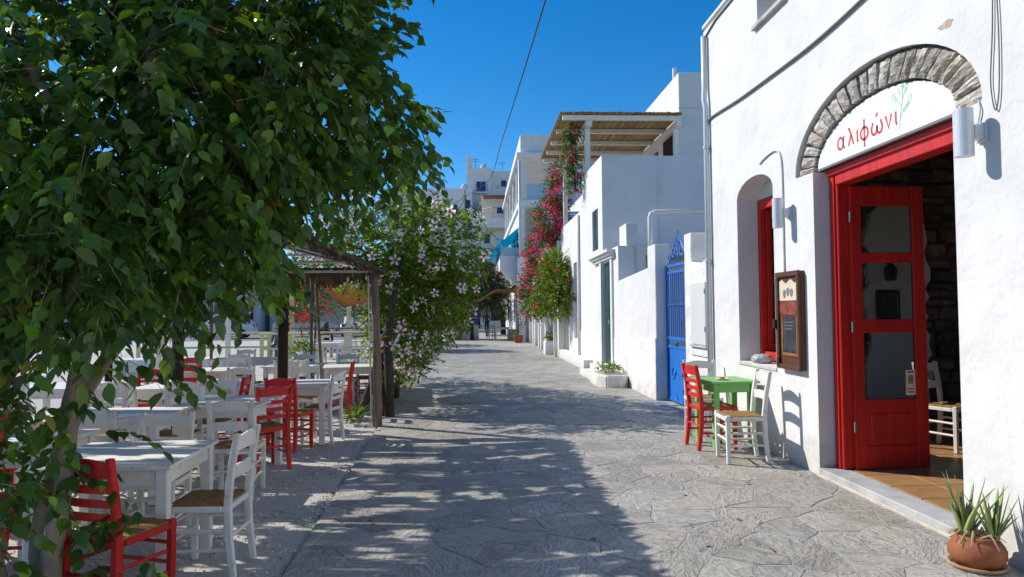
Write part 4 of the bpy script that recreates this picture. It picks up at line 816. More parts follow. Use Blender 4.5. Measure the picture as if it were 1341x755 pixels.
chs = [(-1.70, 4.60, 88, 'w1', 'white chair with one slat at the street side of the striped plank table'),
       (-1.97, 4.0, -20, 'r3', 'red chair tucked between the tree trunk and the striped plank table'),
       (-2.33, 5.22, 182, 'w1', 'white chair facing the street behind the striped plank table'), (-2.95, 4.75, -85, 'r3', 'red chair behind the tree stems at the striped table end'),
       (-2.15, 6.45, 4, 'w1', 'white chair with its back to the striped table'),
       (-2.22, 7.50, 42, 'r3', 'red chair turned towards the table behind the striped one'), (-2.22, 8.52, -14, 'r3', 'red chair pushed under the table by the canopy pole'),
       (-1.95, 9.02, 78, 'w3', 'white chair with three slats at the street side of the pole table'), (-2.42, 9.95, 184, 'w1', 'white chair at the far side of the pole table'),
       (-2.95, 7.9, 170, 'w1', 'white chair between the two rows of tables'), (-2.98, 8.55, 96, 'r3', 'red chair at the end of the long table by the brown post'),
       (-3.3, 9.75, 175, 'w1', 'white chair on the far side of the long table by the brown post'), (-4.42, 9.72, 190, 'r3', 'red chair on the far side of the long table by the brown post'),
       (-3.3, 8.3, 0, 'w1', 'white chair on the near side of the long table by the brown post'), (-4.05, 8.3, 6, 'w1', 'second white chair on the near side of the long table by the brown post'),
       (-3.0, 7.15, 178, 'w1', 'white chair on the far side of the table behind the tree stems'), (-3.75, 7.15, 186, 'w3', 'three-slat white chair on the far side of the table behind the tree stems'),
       (-3.05, 5.85, 8, 'w1', 'white chair on the near side of the table behind the tree stems'), (-3.8, 5.85, 0, 'r1', 'red chair on the near side of the table behind the tree stems'),
       (-3.4, 4.55, 10, 'w1', 'white chair among the low sprouts of the tree'),
       (-2.12, 10.9, 95, 'r1', 'red one-slat chair seen edge-on beyond the pole table'), (-2.02, 13.15, 90, 'r3', 'red chair with dark seat by the hibiscus trunk'),
       (-2.35, 12.85, 176, 'w3', 'white chair on the far side of the hibiscus table'), (-2.75, 11.75, -30, 'w1', 'white chair turned aside between the hibiscus table and dark post'),
       (-3.2, 13.1, 180, 'w3', 'white three-slat chair beyond the dark canopy post'), (-3.65, 12.3, -80, 'w1', 'white chair at the seaward end of the table behind the dark post'),
       (-3.05, 11.65, 4, 'w1', 'white chair on the near side of the table behind the dark post'), (-4.2, 12.25, 180, 'w1', 'white chair in front of the low white wall'), (-5.0, 12.3, 176, 'r1', 'red chair in front of the low white wall'),
       (-4.3, 10.95, 0, 'r1', 'red chair on the near side of the long table by the low wall'), (-5.0, 10.95, -4, 'w3', 'white chair on the near side of the long table by the low wall'),
       (-5.3, 9.9, 180, 'w1', 'white chair behind the table at the seaward edge'), (-5.3, 8.5, 0, 'w3', 'white chair before the table at the seaward edge'), (-5.9, 9.2, -90, 'w1', 'white chair at the far end of the seaward table'),
       (-4.5, 13.75, 5, 'w3', 'white chair before the plaza-side table'), (-4.9, 15.05, 182, 'w1', 'white chair beyond the plaza-side table')]
for x, y, a, k, lb in chs: place(k, x, y, a, lb, CT, GZ)
# right-hand pavement set and the chair indoors
CP = 'chairs at the green pavement table'
place('tg', 2.97, 8.17, 4, 'green square table on the pavement under the arched window', None, .002, 1.03, 'table')
place('r3', 2.78, 8.10, -86, 'red chair at the street side of the green table', CP, .002, 1.1)
place('w1', 2.84, 7.36, 86, 'white chair with its back to the wall under the menu board', CP, .002, 1.08)
place('w1', 2.98, 9.0, 172, 'white chair beyond the green table next to the blue gate', CP, .002, 1.06)
place('w1', 5.15, 7.35, 205, 'white chair just inside the taverna doorway', None, .079, 1.05)
place('w1', 5.95, 7.6, 120, 'white chair deeper inside the dark taverna', None, .079, 1.05)
ash = empty('plate', (2.92, 8.1, .79), 'small white plate with crumbs on the green table', 'plate')
MB().lathe([(.03, 0), (.06, .004), (.085, .016), (.08, .017), (.055, .008), (.0, .006)], (2.92, 8.1, .7846), 20).build('dish', WPAPER, ash, smooth=True); MB().lathe([(.02, 0), (.035, .01), (.02, .025)], (2.92, 8.1, .791), 7, .2).build('crumbs', TERR, ash)
# ---- terracotta pot with aloe
PX, PY = 3.10, 4.20
pt = empty('plant_pot', (PX, PY, 0), 'squat round terracotta pot on its saucer by the doorway', 'pot')
MB().lathe([(.08, .012), (.125, .022), (.158, .075), (.158, .12), (.128, .172), (.115, .18), (.122, .20), (.108, .202), (.1, .18), (.1, .165), (.0, .165)], (PX, PY, 0), 32, .006).build('pot_body', TERR, pt, smooth=True)
MB().lathe([(.12, 0), (.15, .005), (.164, .03), (.156, .031), (.142, .012), (.0, .010)], (PX, PY, .001), 30).build('saucer', mat('pale_terracotta', (.45, .27, .15), .8, .15, 9), pt, smooth=True)
al = empty('aloe_plant', (PX, PY, .165), 'spiky green aloe with dry base in the terracotta pot', 'plant')
MB().lathe([(.1, 0), (.05, .018), (.0, .022)], (PX, PY, .16), 16).build('soil', EARTH, al)
rg = random.Random(4)
for ox, oy, cnt, hh in ((-.04, .04, 20, .36), (.06, -.06, 17, .29)):
    for k in range(cnt):
        a = rg.random()*6.28; ln = hh*(.55+.65*rg.random()); out_ = .12+.75*rg.random()*((k+3)/cnt); n = 8; mb = MB(); vs = []
        w0 = .013+.008*rg.random(); curl = (rg.random()-.4)*.9
        for i in range(n+1):
            t = i/n; rr = .012 + ln*out_*(t**(1.0+.5*curl))*.85; zz = .175+ln*(t - .18*abs(curl)*t*t); w = w0*(1-t)**.6+.001; th = .008*(1-t)+.001; aa = a+curl*t*.6
            c0 = Vector((PX+ox+rr*math.cos(aa), PY+oy+rr*math.sin(aa), zz)); sd_ = Vector((-math.sin(aa), math.cos(aa), 0)); nr = Vector((math.cos(aa), math.sin(aa), -.3))
            vs += [c0+sd_*w-nr*th*.9, c0+nr*th, c0-sd_*w-nr*th*.9, c0-nr*th*.1]
        mb.add(vs, [(i*4+q, i*4+(q+1) % 4, (i+1)*4+(q+1) % 4, (i+1)*4+q) for i in range(n) for q in range(4)] + [(3, 2, 1, 0)]).build('aloe_leaf', ALOE, al, smooth=True)
for k in range(22):
    a = rg.random()*6.28; r_ = .05+.06*rg.random(); MB().tube([(PX+.03*math.cos(a), PY+.03*math.sin(a), .185), (PX+r_*math.cos(a), PY+r_*math.sin(a), .215+.02*rg.random()), (PX+(r_+.06)*math.cos(a), PY+(r_+.06)*math.sin(a), .19-.06*rg.random())], [.007, .006, .002], 5).build('dry_leaf', DRYL, al)
# ---- planters on the right
def planter(name, loop, h, z0, label, soil):
    t = empty(name, (sum(p[0] for p in loop)/len(loop), sum(p[1] for p in loop)/len(loop), 0), label, 'planter')
    c = Vector((sum(p[0] for p in loop)/len(loop), sum(p[1] for p in loop)/len(loop)))
    MB().prism(loop, lambda u, v, q: (u, v, q), z0, h).build('kerb', PLR, t, .03, seg=2)
    MB().prism([(c.x+(p[0]-c.x)*.8, c.y+(p[1]-c.y)*.8) for p in loop], lambda u, v, q: (u, v, q), h-.02, h+.012).build('soil', EARTH, t); return t
planter('stone_planter', [(2.62, 15.75), (2.60, 14.9), (2.75, 14.5), (3.1, 14.42), (3.24, 14.6), (3.24, 15.95), (2.9, 16.0)], .26, -.03, 'low whitewashed planter against the garden wall', None)
planter('box_planter', [(2.62, 26.6), (2.66, 26.1), (3.05, 26.1), (3.1, 26.6)], .52, -.03, 'small white box planter under the bougainvillea', None)
MB().prism([(2.75, -.05), (3.15, -.05), (3.15, 1.7), (3.0, 1.5), (2.95, 1.1), (2.85, .9), (2.82, .4)], XZ, 27.0, 27.5).build('buttress', PLR, bh, .03)
planter('round_planter', [(-1.0+1.25*math.cos(t), 42.4+1.25*math.sin(t)) for t in np.linspace(0, 6.28, 20)[:-1]], .85, -.05, 'round whitewashed planter under the tamarisk tree', None)
from mathutils import noise as _noise
# ================================================================== TERRACE CANOPY (left) : reed gable roof on poles
cn = empty('reed_canopy', (-3.3, 7.2, 0), 'weathered reed canopy on wooden posts over the terrace tables', 'canopy')
EX0, EX1, RX, EZ, RZ, CY0, CY1 = -1.45, -5.2, -3.3, 2.25, 2.75, 4.3, 10.15
MB().tube([(-1.395, 10.08, -.05), (-1.40, 10.08, 1.0), (-1.44, 10.08, 2.2)], [.066, .062, .056], 12).build('street_post', WOOD, cn, smooth=True)
MB().tube([(-1.475, 10.06, .05), (-1.52, 10.06, 2.15)], .012, 6).build('post_conduit', MET, cn)
for x, y, r_, m_ in ((-2.74, 10.1, .072, DWOOD), (-5.15, 10.1, .05, DWOOD), (-4.0, 9.62, .075, DWOOD), (-5.15, 4.6, .06, DWOOD)):
    MB().tube([(x, y, -.05), (x+.01, y, EZ+.1 if x > -4.5 else EZ)], r_, 10).build('post', m_, cn, smooth=True)
for x, z in ((EX0, EZ), (RX, RZ), (EX1, EZ)): MB().tube([(x, CY0, z-.03), (x, CY1, z-.03)], .024, 8).build('purlin', MET, cn)
for y in (4.35, 6.3, 8.25, 10.1):
    for x in (EX0, EX1): MB().tube([(x, y, EZ-.035), (RX, y, RZ-.035)], .018, 8).build('rafter', MET, cn)
    MB().tube([(EX0, y, EZ-.04), (EX1, y, EZ-.04)], .016, 8).build('tie_bar', MET, cn); MB().tube([(-2.35, y, EZ+.2), (-4.25, y, EZ+.2)], .014, 8).build('collar_tie', MET, cn)
for s, x in ((1, EX0), (2, EX1)):
    # canes lie up the slope; open joints between the mats let bands of sun through
    ys = np.arange(CY0, CY1, .026)
    def gap(t, q):
        w_ = max(0, 1-abs(t-7.9)/.22, 1-abs(t-9.35)/.18, .8-abs(t-5.7)/.2)
        return _noise.noise(Vector((t*5.5+q*4, q*13, 3.3+s))) + .45*_noise.noise(Vector((t*17, q*22, 1.1))) > (.54 if s == 1 else .40)-.62*w_
    sg = 1 if s == 1 else -1
    canes('reed_roof', ys, (lambda xx, g: (lambda t, q: (RX-.02*g+(xx+.07*g-RX)*q, t, RZ+(EZ-.02-RZ)*q+.012*math.sin(t*9+q*7))))(x, sg), .0155, THATCH, cn, 10+s, .06, .09, 4, gap)
    ys2 = np.arange(CY0+.01, CY1, .034)
    canes('reed_roof', ys2, (lambda xx, g: (lambda t, q: (RX-.02*g+(xx+.02*g-RX)*q, t+.05*math.sin(q*5+t), RZ+.026+(EZ-.02-RZ)*q+.012*math.sin(t*9+q*7))))(x, sg), .0155, THATCH, cn, 20+s, .3, .09, 4, gap)
fr = random.Random(8)      # ragged reed valance hanging at the far end and along the street eave
mb = MB()
for k in range(620):
    x = EX0+(EX1-EX0)*fr.random(); d_ = .16+.10*math.sin(x*5)*fr.random()+.1*fr.random()
    mb.tube([(x, CY1+.02*fr.random(), EZ+.02), (x+(fr.random()-.5)*.05, CY1+.03+.04*fr.random(), EZ+.02-d_)], .011, 4, False)
for k in range(420):
    y = CY0+(CY1-CY0)*fr.random(); mb.tube([(EX0+.02, y, EZ+.015), (EX0+.06+.05*fr.random(), y+(fr.random()-.5)*.08, EZ-.03-.09*fr.random())], .009, 4, False)
for k in range(170):
    x = EX0+(EX1-EX0)*fr.random(); zt = EZ+(RZ-EZ)*(1-abs(x-RX)/1.9) if abs(x-RX) < 1.9 else EZ
    mb.tube([(x, CY1-.05, EZ+.01), (x+(fr.random()-.5)*.12, CY1+.06+.1*fr.random(), EZ-.06-.14*fr.random())], .006, 3, False)
off = wloc(cn); tinted('frayed_fringe', [(p[0]-off.x, p[1]-off.y, p[2]-off.z) for p in mb.v], mb.f, [.8]*len(mb.v), THATCH, cn, kind='stuff')
# ---- tan canvas sails behind, their posts
def sail(name, corners, label, sag, n=10):
    (a, b, c, d) = [Vector(p) for p in corners]; vs = []
    for i in range(n+1):
        for j in range(n+1):
            u, v = i/n, j/n; p = (a*(1-u)+b*u)*(1-v)+(d*(1-u)+c*u)*v; p.z += -sag*math.sin(u*math.pi)*math.sin(v*math.pi)+.02*math.sin(u*22+v*6); vs.append(p)
    o = MB().add(vs, [(i*(n+1)+j, i*(n+1)+j+1, (i+1)*(n+1)+j+1, (i+1)*(n+1)+j) for i in range(n) for j in range(n)]).build(name, CANV, smooth=True)
    m_ = o.modifiers.new('thick', 'SOLIDIFY'); m_.thickness = .006; return tag(o, label, 'shade sail', 'tan shade sails')
sail('shade_sail', [(-6.6, 13.2, 2.25), (-3.15, 13.4, 2.22), (-3.5, 16.4, 2.32), (-7.6, 17.2, 2.12)], 'wide tan canvas shade sail stretched behind the reed canopy', .06)
sail('shade_sail', [(-3.1, 13.6, 2.24), (-1.95, 13.5, 2.22), (-2.0, 15.8, 2.0), (-2.62, 14.2, 1.72)], 'small drooping tan sail hanging to a point beside the hibiscus', .02)
def stake(x, y, h, r_, m_, lb, lean=(0, 0)): tag(MB().tube([(x, y, -.1), (x+lean[0], y+lean[1], h)], r_, 8).build('shade_post', m_, smooth=True), lb, 'post', 'posts holding the shade sails')
stake(-5.75, 15.55, 2.3, .035, mat('red_brown_pole', (.20, .07, .04), .6, .2, 9), 'thin red-brown pole rising among the white tables')
stake(-3.55, 16.45, 2.45, .035, WOOD, 'slim grey wooden pole behind the small sail', (-.15, 0)); stake(-6.6, 13.2, 2.4, .04, WP, 'white-painted pole at the near corner of the wide sail'); stake(-7.6, 17.2, 2.3, .07, GREYL, 'thick pale grey post at the far corner of the wide sail'); stake(-3.12, 13.5, 2.4, .03, WOOD, 'slim pole where the two tan sails meet'); stake(-1.93, 13.6, 2.35, .03, WOOD, 'slim pole among the hibiscus stems holding the small sail')
stake(-2.0, 15.85, 2.2, .03, WOOD, 'short pole at the far edge of the small sail')
# ================================================================== PLAZA BEHIND THE TERRACE
sheet('plaza_paving', [(-40, 16.5), (-2.3, 16.5), (-2.2, 44), (-40, 44)], -.012, mat('plaza_concrete', (.50, .47, .41), .9, .12, 2, .003, 30, c2=(.40, .37, .32), c2s=.6), 'structure')
sheet('parking_asphalt', [(-60, 44), (-2.2, 44), (-2.2, 59.8), (-60, 59.8)], -.008, mat('pale_asphalt', (.20, .195, .19), .9, .15, 3, .003, 40), 'structure')
lw = boxo('low_wall', (-9.6, 18.6, -.1), (-6.5, 19.4, .46), PL, None, .03); tag(lw, 'low whitewashed block wall at the terrace edge', 'wall')
def rail_counter(x, y, L, label, m=YP, rz=0):
    t = empty('bench_counter', (x, y, 0), label, 'counter', 'pale yellow timber counters of the next taverna')
    boxo('counter_top', (x-L/2, y-.2, .95), (x+L/2, y+.2, 1.0), m, t)
    for k in range(3): boxo('leg', (x-L/2+.1+k*(L-.2)/2-.05, y-.05, -.05), (x-L/2+.1+k*(L-.2)/2+.05, y+.05, .95), m, t)
    boxo('mid_rail', (x-L/2+.15, y-.03, .45), (x+L/2-.15, y+.03, .52), m, t); t.rotation_euler.z = rz; return t
rail_counter(-9.3, 24.5, 4.6, 'long pale yellow timber counter behind the low wall'); rail_counter(-6.0, 23.0, 2.0, 'short pale yellow counter beside the potted bush'); rail_counter(-4.4, 24.0, 4.0, 'pale yellow counter running behind the slim poles')
PG_ = 'pale posts of the next taverna'
for x, y, h, lb in ((-10.9, 25.0, 2.9, 'pale yellow post at the seaward end of the long counter'), (-7.1, 27.5, 2.9, 'pale yellow post next to the seated person'), (-5.0, 28, 2.8, 'pale yellow post behind the slim wooden poles'), (-3.6, 30, 2.8, 'pale yellow post by the white parked cars')):
    tag(MB().box((x-.07, y-.07, -.1), (x+.07, y+.07, h)).build('timber_post', YP, None, .01), lb, 'post', PG_)
wp_ = empty('forked_support', (-9.0, 26, 0), 'white forked timber support post with braces', 'post'); MB().box((-9.1, 25.95, -.1), (-8.95, 26.1, 2.6)).build('post', WP, wp_); MB().cbox((-8.75, 26.02, 2.4), (.9, .1, .1), ry=-.9).cbox((-9.3, 26.02, 2.4), (.9, .1, .1), ry=.9).build('brace', WP, wp_)
fnc = empty('plaza_fence', (-4.5, 27.0, 0), 'low fence with brown handrail and white posts in front of the parking', 'fence'); boxo('handrail', (-7.0, 26.95, 1.02), (-2.5, 27.05, 1.08), mat('brown_rail', (.28, .13, .07), .6, .2, 9), fnc)
for k in range(7): boxo('post', (-6.95+.72*k, 26.97, -.1), (-6.87+.72*k, 27.03, 1.02), WP, fnc)
boxo('lower_rail', (-7.0, 26.98, .5), (-2.5, 27.02, .55), WP, fnc)
for x, y, a, k, lb in ((-7.75, 27.8, 10, 'y3', 'pale yellow chair beside the seated person'), (-4.9, 22.2, 0, 'w3', 'white chair at the short yellow counter'), (-4.0, 22.6, 180, 'w3', 'white chair in front of the brown-railed fence'), (-3.2, 22.2, 20, 'w3', 'white chair between the slim poles and the hibiscus'), (-5.3, 25.2, 0, 'w1', 'white chair behind the counters'), (-3.4, 25.6, 180, 'w1', 'white chair by the fence corner'), (-6.9, 25.0, 170, 'w1', 'white chair carrying the seated person')):
    place(k, x, y, a, lb, 'chairs of the next taverna on the plaza', -.012)
for x, y, a, lb in ((-4.5, 21.6, 0, 'white table of the next taverna behind the potted bush'), (-3.3, 23.2, 0, 'white table of the next taverna near the fence')): place('tw', x, y, a, lb, 'white tables on the plaza', -.012, cat='table')
# pale green/white edge fence posts further up the street
ef = 'squat yellow bollards along the paving edge'
for k, y in enumerate((23.3, 25.2, 27.4, 30, 33)):
    o = boxo('bollard', (-2.06, y-.09, -.1), (-1.88, y+.09, .62), YP, None, .015); tag(o, 'squat pale yellow wooden bollard at the paving edge beyond the hibiscus', 'bollard', ef)
kw = boxo('kerb_wall', (-2.5, 34.5, -.1), (-1.95, 40.3, .55), PL, None, .03); tag(kw, 'low white kerb wall leading to the round planter', 'wall')
# small furniture at the street end
MN = mat('mint_paint', (.35, .55, .48), .5); 
mc = make_chair(MN, 3); mc.location = (.95, 41.2, 0); mc.rotation_euler.z = R(20); tag(mc, 'mint green chair in the shade at the street end', 'chair')
place('tw', 1.6, 41.0, 0, 'small white table in the shade at the street end', None, 0, 1.0, 'table')
yb = boxo('crate', (2.0, 40.6, -.02), (2.5, 41.0, .62), YP, None, .02); tag(yb, 'pale yellow crate beside the far white table', 'crate')
fp = empty('plant_pot', (2.3, 36.8, 0), 'terracotta pot with a thin shrub at the foot of the tall building', 'pot'); MB().lathe([(.15, 0), (.24, .1), (.27, .36), (.3, .4), (.0, .38)], (2.3, 36.8, 0), 16).build('pot_body', TERR, fp, smooth=True)
bn_ = empty('waste_bin', (-.9, 41.0, 0), 'grey waste bin in front of the round planter', 'bin'); MB().lathe([(.19, 0), (.27, .8), (.29, .82), (.25, .82), (.0, .7)], (-.95, 40.9, 0), 16).build('bin_body', mat('bin_grey', (.12, .12, .12), .6), bn_)
# ================================================================== CARS
def car(x, y, rz, paint, label, suv=True):
    t = empty('parked_car', (x, y, 0), label, 'car', 'cars parked behind the plaza', rz)
    h1, h2 = (1.0, 1.68) if suv else (.92, 1.45); Lx = dict(local=True)
    def loft(secs, name, m, bev=.03):
        mb = MB(); n = len(secs[0][1]); vs = []
        for w_, prof in secs: vs += [(px, w_*(1 if True else 1), pz) for px, pz in prof]
        fs = [(s*n+i, s*n+(i+1) % n, (s+1)*n+(i+1) % n, (s+1)*n+i) for s in range(len(secs)-1) for i in range(n)] + [tuple(range(n-1, -1, -1)), tuple(range((len(secs)-1)*n, len(secs)*n))]
        return mb.add(vs, fs).build(name, m, t, bev, seg=2, **Lx)
    low = [(-2.15, .35), (-1.8, .25), (1.8, .25), (2.15, .33), (2.2, .6), (2.1, .82), (1.1, h1), (-2.05, h1+.02), (-2.2, .75)]
    sh = lambda k: [(a*(1-.03*k), b-(.04*k if b > .8 else 0)) for a, b in low]
    loft([(-.88, sh(1)), (-.80, sh(0)), (.80, sh(0)), (.88, sh(1))], 'body', paint)
    top = [(1.05, h1-.02), (.30, h2-.04), (-.2, h2), (-1.5, h2-.03), (-2.02, h1)]
    nar = lambda k: [(a*(1-.05*k), b-.03*k) for a, b in top]
    loft([(-.70, nar(1)), (-.62, nar(0)), (.62, nar(0)), (.70, nar(1))], 'cabin', paint)
    for s in (-1, 1):
        MB().prism([(.88, h1+.04), (.28, h2-.11), (-.30, h2-.09), (-.30, h1+.04)], lambda u, v, q: (u, s*q, v), .69, .712).build('side_window', CGL, t, **Lx)
        MB().prism([(-.38, h1+.04), (-.38, h2-.09), (-1.38, h2-.12), (-1.75, h1+.04)], lambda u, v, q: (u, s*q, v), .69, .712).build('side_window', CGL, t, **Lx)
        for wx_ in (-1.35, 1.35):
            wv = MB(); wv.lathe([(.19, -.10), (.33, -.10), (.34, -.05), (.34, .08), (.31, .10), (.19, .10)], (0, 0, 0), 20)
            tr = [(wx_+p[0], s*(.80+p[2]), .34+p[1]) for p in wv.v]; w_ = MB().add(tr, wv.f).build('wheel', BLK, t, **Lx)
            rv = MB().lathe([(.02, -.09), (.2, -.085), (.2, .085), (.02, .095)], (0, 0, 0), 12); MB().add([(wx_+p[0], s*(.805+p[2]), .34+p[1]) for p in rv.v], rv.f).build('rim', CHR, w_, **Lx)
        MB().cbox((2.12, s*.62, .70), (.14, .36, .14)).build('headlight', HLG, t, .02, **Lx); MB().cbox((-2.13, s*.66, .82), (.12, .26, .2)).build('tail_light', REDP, t, .02, **Lx)
        MB().cbox((.78, s*.93, h1+.10), (.12, .16, .12)).build('wing_mirror', paint, t, .02, **Lx)
    MB().cbox((.69, 0, (h1+h2)/2-.01), (.02, 1.22, h2-h1+.12), ry=-.86).build('windscreen', CGL, t, **Lx); MB().cbox((2.19, 0, .45), (.04, 1.3, .16)).build('grille', BLK, t, .01, **Lx)
    return t
car(-17.2, 48.5, R(188), CWH, 'white off-road car parked side-on behind the counters'); car(-20.5, 53, R(176), CBL, 'dark blue car parked beyond the white off-road car', False)
car(-12.2, 51, R(6), CSI, 'silver car parked behind the pale grey sail post'); car(-8.4, 50.5, R(92), CWH, 'white car parked nose-on behind the fence', False); car(-4.9, 51.5, R(95), CBL, 'blue car parked behind the slim wooden poles', False); car(-24.0, 48, R(184), CSI, 'silver car at the seaward end of the parking')
# far buildings behind the parking
def far_building(x0, x1, y, h, label, wins=6, m=PL):
    t = empty('waterfront_building', ((x0+x1)/2, y, 0), label, 'building', 'white buildings behind the parking'); boxo('wall', (x0, y, -.1), (x1, y+7, h), m, t); boxo('roof_parapet', (x0-.1, y-.1, h), (x1+.1, y+7, h+.3), m, t)
    for fz in ([1.0] if h < 4.5 else [1.0, 4.0]):
        for k in range(wins):
            cx_ = x0+(k+.5)*(x1-x0)/wins; f_ = boxo('window', (cx_-.5, y-.06, fz), (cx_+.5, y+.02, fz+1.5), [BLUW, DWOOD][k % 2], t); boxo('pane', (cx_-.36, y-.08, fz+.12), (cx_+.36, y-.061, fz+1.38), DGL, f_)
far_building(-33, -19, 63, 6.8, 'two-storey white building behind the dark blue car'); far_building(-18.5, -9, 64, 4.2, 'low white building behind the silver car', 4); far_building(-8.8, -3, 66, 6.4, 'white building behind the nose-on white car', 3, PLG); far_building(-52, -34, 60, 6, 'long white building at the seaward end', 7)
# ================================================================== PEOPLE
def person(name, loc, rz, joints, edges, rad, label, body_m, head_c, hair=True, cloth=None):
    me = bpy.data.meshes.new('body'); me.from_pydata(joints, edges, []); me.update()
    o = bpy.data.objects.new(name, me); COL.objects.link(o); o.location = loc; o.rotation_euler.z = rz; me.materials.append(body_m)
    sk = o.modifiers.new('skin', 'SKIN'); sk.use_smooth_shade = True
    for v, r_ in zip(me.skin_vertices[0].data, rad): v.radius = (r_, r_*.85) if not hasattr(r_, '__len__') else r_
    me.skin_vertices[0].data[0].use_root = True
    sb = o.modifiers.new('sub', 'SUBSURF'); sb.levels = 1; sb.render_levels = 2; tag(o, label, 'person'); WL[o.name] = Vector(loc)
    hd = MB().lathe([(.01, -.12), (.05, -.105), (.07, -.06), (.078, 0), (.078, .05), (.06, .10), (.01, .125)], head_c, 14).build('head', SKIN, o, smooth=True, local=True)
    MB().cbox((head_c[0], head_c[1]+.082, head_c[2]-.02), (.025, .03, .045)).build('nose', SKIN, hd, .006, local=True)
    if hair: MB().lathe([(.088, -.10), (.092, 0), (.09, .06), (.07, .12), (.01, .145)], (head_c[0], head_c[1]-.02, head_c[2]), 14).build('hair', HAIR, o, smooth=True, local=True)
    return o
# standing figure in black, walking
J = [(0,0,.95),(0,0,1.2),(0,.0,1.42),(0,0,1.52),(-.17,0,1.40),(-.22,-.04,1.15),(-.2,.08,.92),(.17,0,1.40),(.23,.04,1.14),(.22,.14,.93),(-.09,0,.88),(-.10,.10,.50),(-.10,.06,.08),(-.10,.20,.04),(.09,0,.88),(.10,-.06,.5),(.10,-.16,.09),(.10,-.03,.04)]
E_ = [(0,1),(1,2),(2,3),(2,4),(4,5),(5,6),(2,7),(7,8),(8,9),(0,10),(10,11),(11,12),(12,13),(0,14),(14,15),(15,16),(16,17)]
RD_ = [.14,.125,.13,.055,.07,.048,.035,.07,.048,.035,.095,.065,.045,.035,.095,.065,.045,.035]
person('person', (.83, 47.5, 0), R(160), J, E_, RD_, 'person in black clothes walking in the shade at the street end', CLB, (0, .02, 1.63))
JS = [(0,0,.50),(0,.0,.74),(0,.03,.98),(0,.05,1.07),(-.17,.03,.95),(-.22,.05,.70),(-.15,.26,.66),(.17,.03,.95),(.22,.05,.70),(.15,.26,.66),(-.10,.06,.50),(-.11,.42,.50),(-.11,.44,.08),(-.11,.57,.04),(.10,.06,.50),(.11,.42,.50),(.11,.44,.08),(.11,.57,.04)]
person('person', (-6.9, 24.95, -.012), R(170), JS, E_, RD_, 'person in blue-grey patterned dress sitting on a white chair', CLU, (0, .07, 1.19))
person('person', (-5.3, 25.15, -.012), R(0), JS, E_, RD_, 'person in dark clothes sitting behind the brown-railed fence', CLB, (0, .07, 1.19))
# ================================================================== VEGETATION
def leaf_tpl(kind):
    """unit leaf along +Y, normal +Z; returns verts, faces"""
    if kind == 'ficus':
        P = [(0,0,0), (.20,.16,.04), (.31,.42,.06), (.24,.68,.02), (.08,.88,-.06), (0,1.08,-.15), (-.08,.88,-.06), (-.24,.68,.02), (-.31,.42,.06), (-.20,.16,.04), (0,.30,-.015), (0,.65,-.045)]
        Fc = [(0,1,10), (1,2,10), (2,3,11,10), (3,4,11), (4,5,6,11), (6,7,11), (7,8,10,11), (8,9,10), (9,0,10)]
    elif kind == 'ovate':
        P = [(0,0,0), (.26,.3,.04), (.22,.65,.02), (0,1,-.08), (-.22,.65,.02), (-.26,.3,.04), (0,.45,-.02)]
        Fc = [(0,1,6), (1,2,6), (2,3,6), (3,4,6), (4,5,6), (5,0,6)]
    elif kind == 'quad':
        P = [(0,0,0), (.28,.5,.06), (0,1,-.05), (-.28,.5,.06)]; Fc = [(0,1,2), (0,2,3)]
    elif kind == 'needle':
        P = [(0,0,0), (.06,.5,.03), (0,1,-.05), (-.06,.5,.03)]; Fc = [(0,1,2), (0,2,3)]
    else:   # papery bract trio
        P = [(0,0,0), (.34,.35,.10), (.25,.75,.02), (0,1,-.06), (-.25,.75,.02), (-.34,.35,.10)]; Fc = [(0,1,2,3), (0,3,4,5)]
    return np.array(P, float), Fc
def frames(D, N):
    D = D/np.linalg.norm(D, axis=1, keepdims=True); X = np.cross(D, N); X /= (np.linalg.norm(X, axis=1, keepdims=True)+1e-9); Z = np.cross(X, D); return X, D, Z
def leaves_mesh(name, kind, pos, D, N, size, tint, m, parent, kindtag='stuff'):
    P, Fc = leaf_tpl(kind); X, Y, Z = frames(D, N); k = len(P); n = len(pos)
    V = pos[:, None, :] + size[:, None, None]*(P[None, :, 0, None]*X[:, None, :] + P[None, :, 1, None]*Y[:, None, :] + P[None, :, 2, None]*Z[:, None, :])
    V = V.reshape(-1, 3) - np.array(wloc(parent)); F = []
    for f in Fc: 
        A = (np.arange(n)[:, None]*k + np.array(f)[None, :]).tolist(); F += A
    return tinted(name, V.tolist(), F, np.repeat(tint, k, axis=0), m, parent, True, kindtag)
def unit(n): v = NR.normal(size=(n, 3)); return v/np.linalg.norm(v, axis=1, keepdims=True)
def crown_points(blobs, n, shell=.35, squash=1.):
    """points in the union of ellipsoid blobs, denser towards the outside"""
    vol = np.array([b[3]*b[4]*b[5] for b in blobs])**.8; w = vol/vol.sum(); idx = NR.choice(len(blobs), n, p=w); u = unit(n); r = (shell + (1-shell)*NR.random(n)**.6)
    B = np.array(blobs); nz = .86+.28*NR.random(n); return B[idx, :3] + u*(r*nz)[:, None]*B[idx, 3:6], u, idx
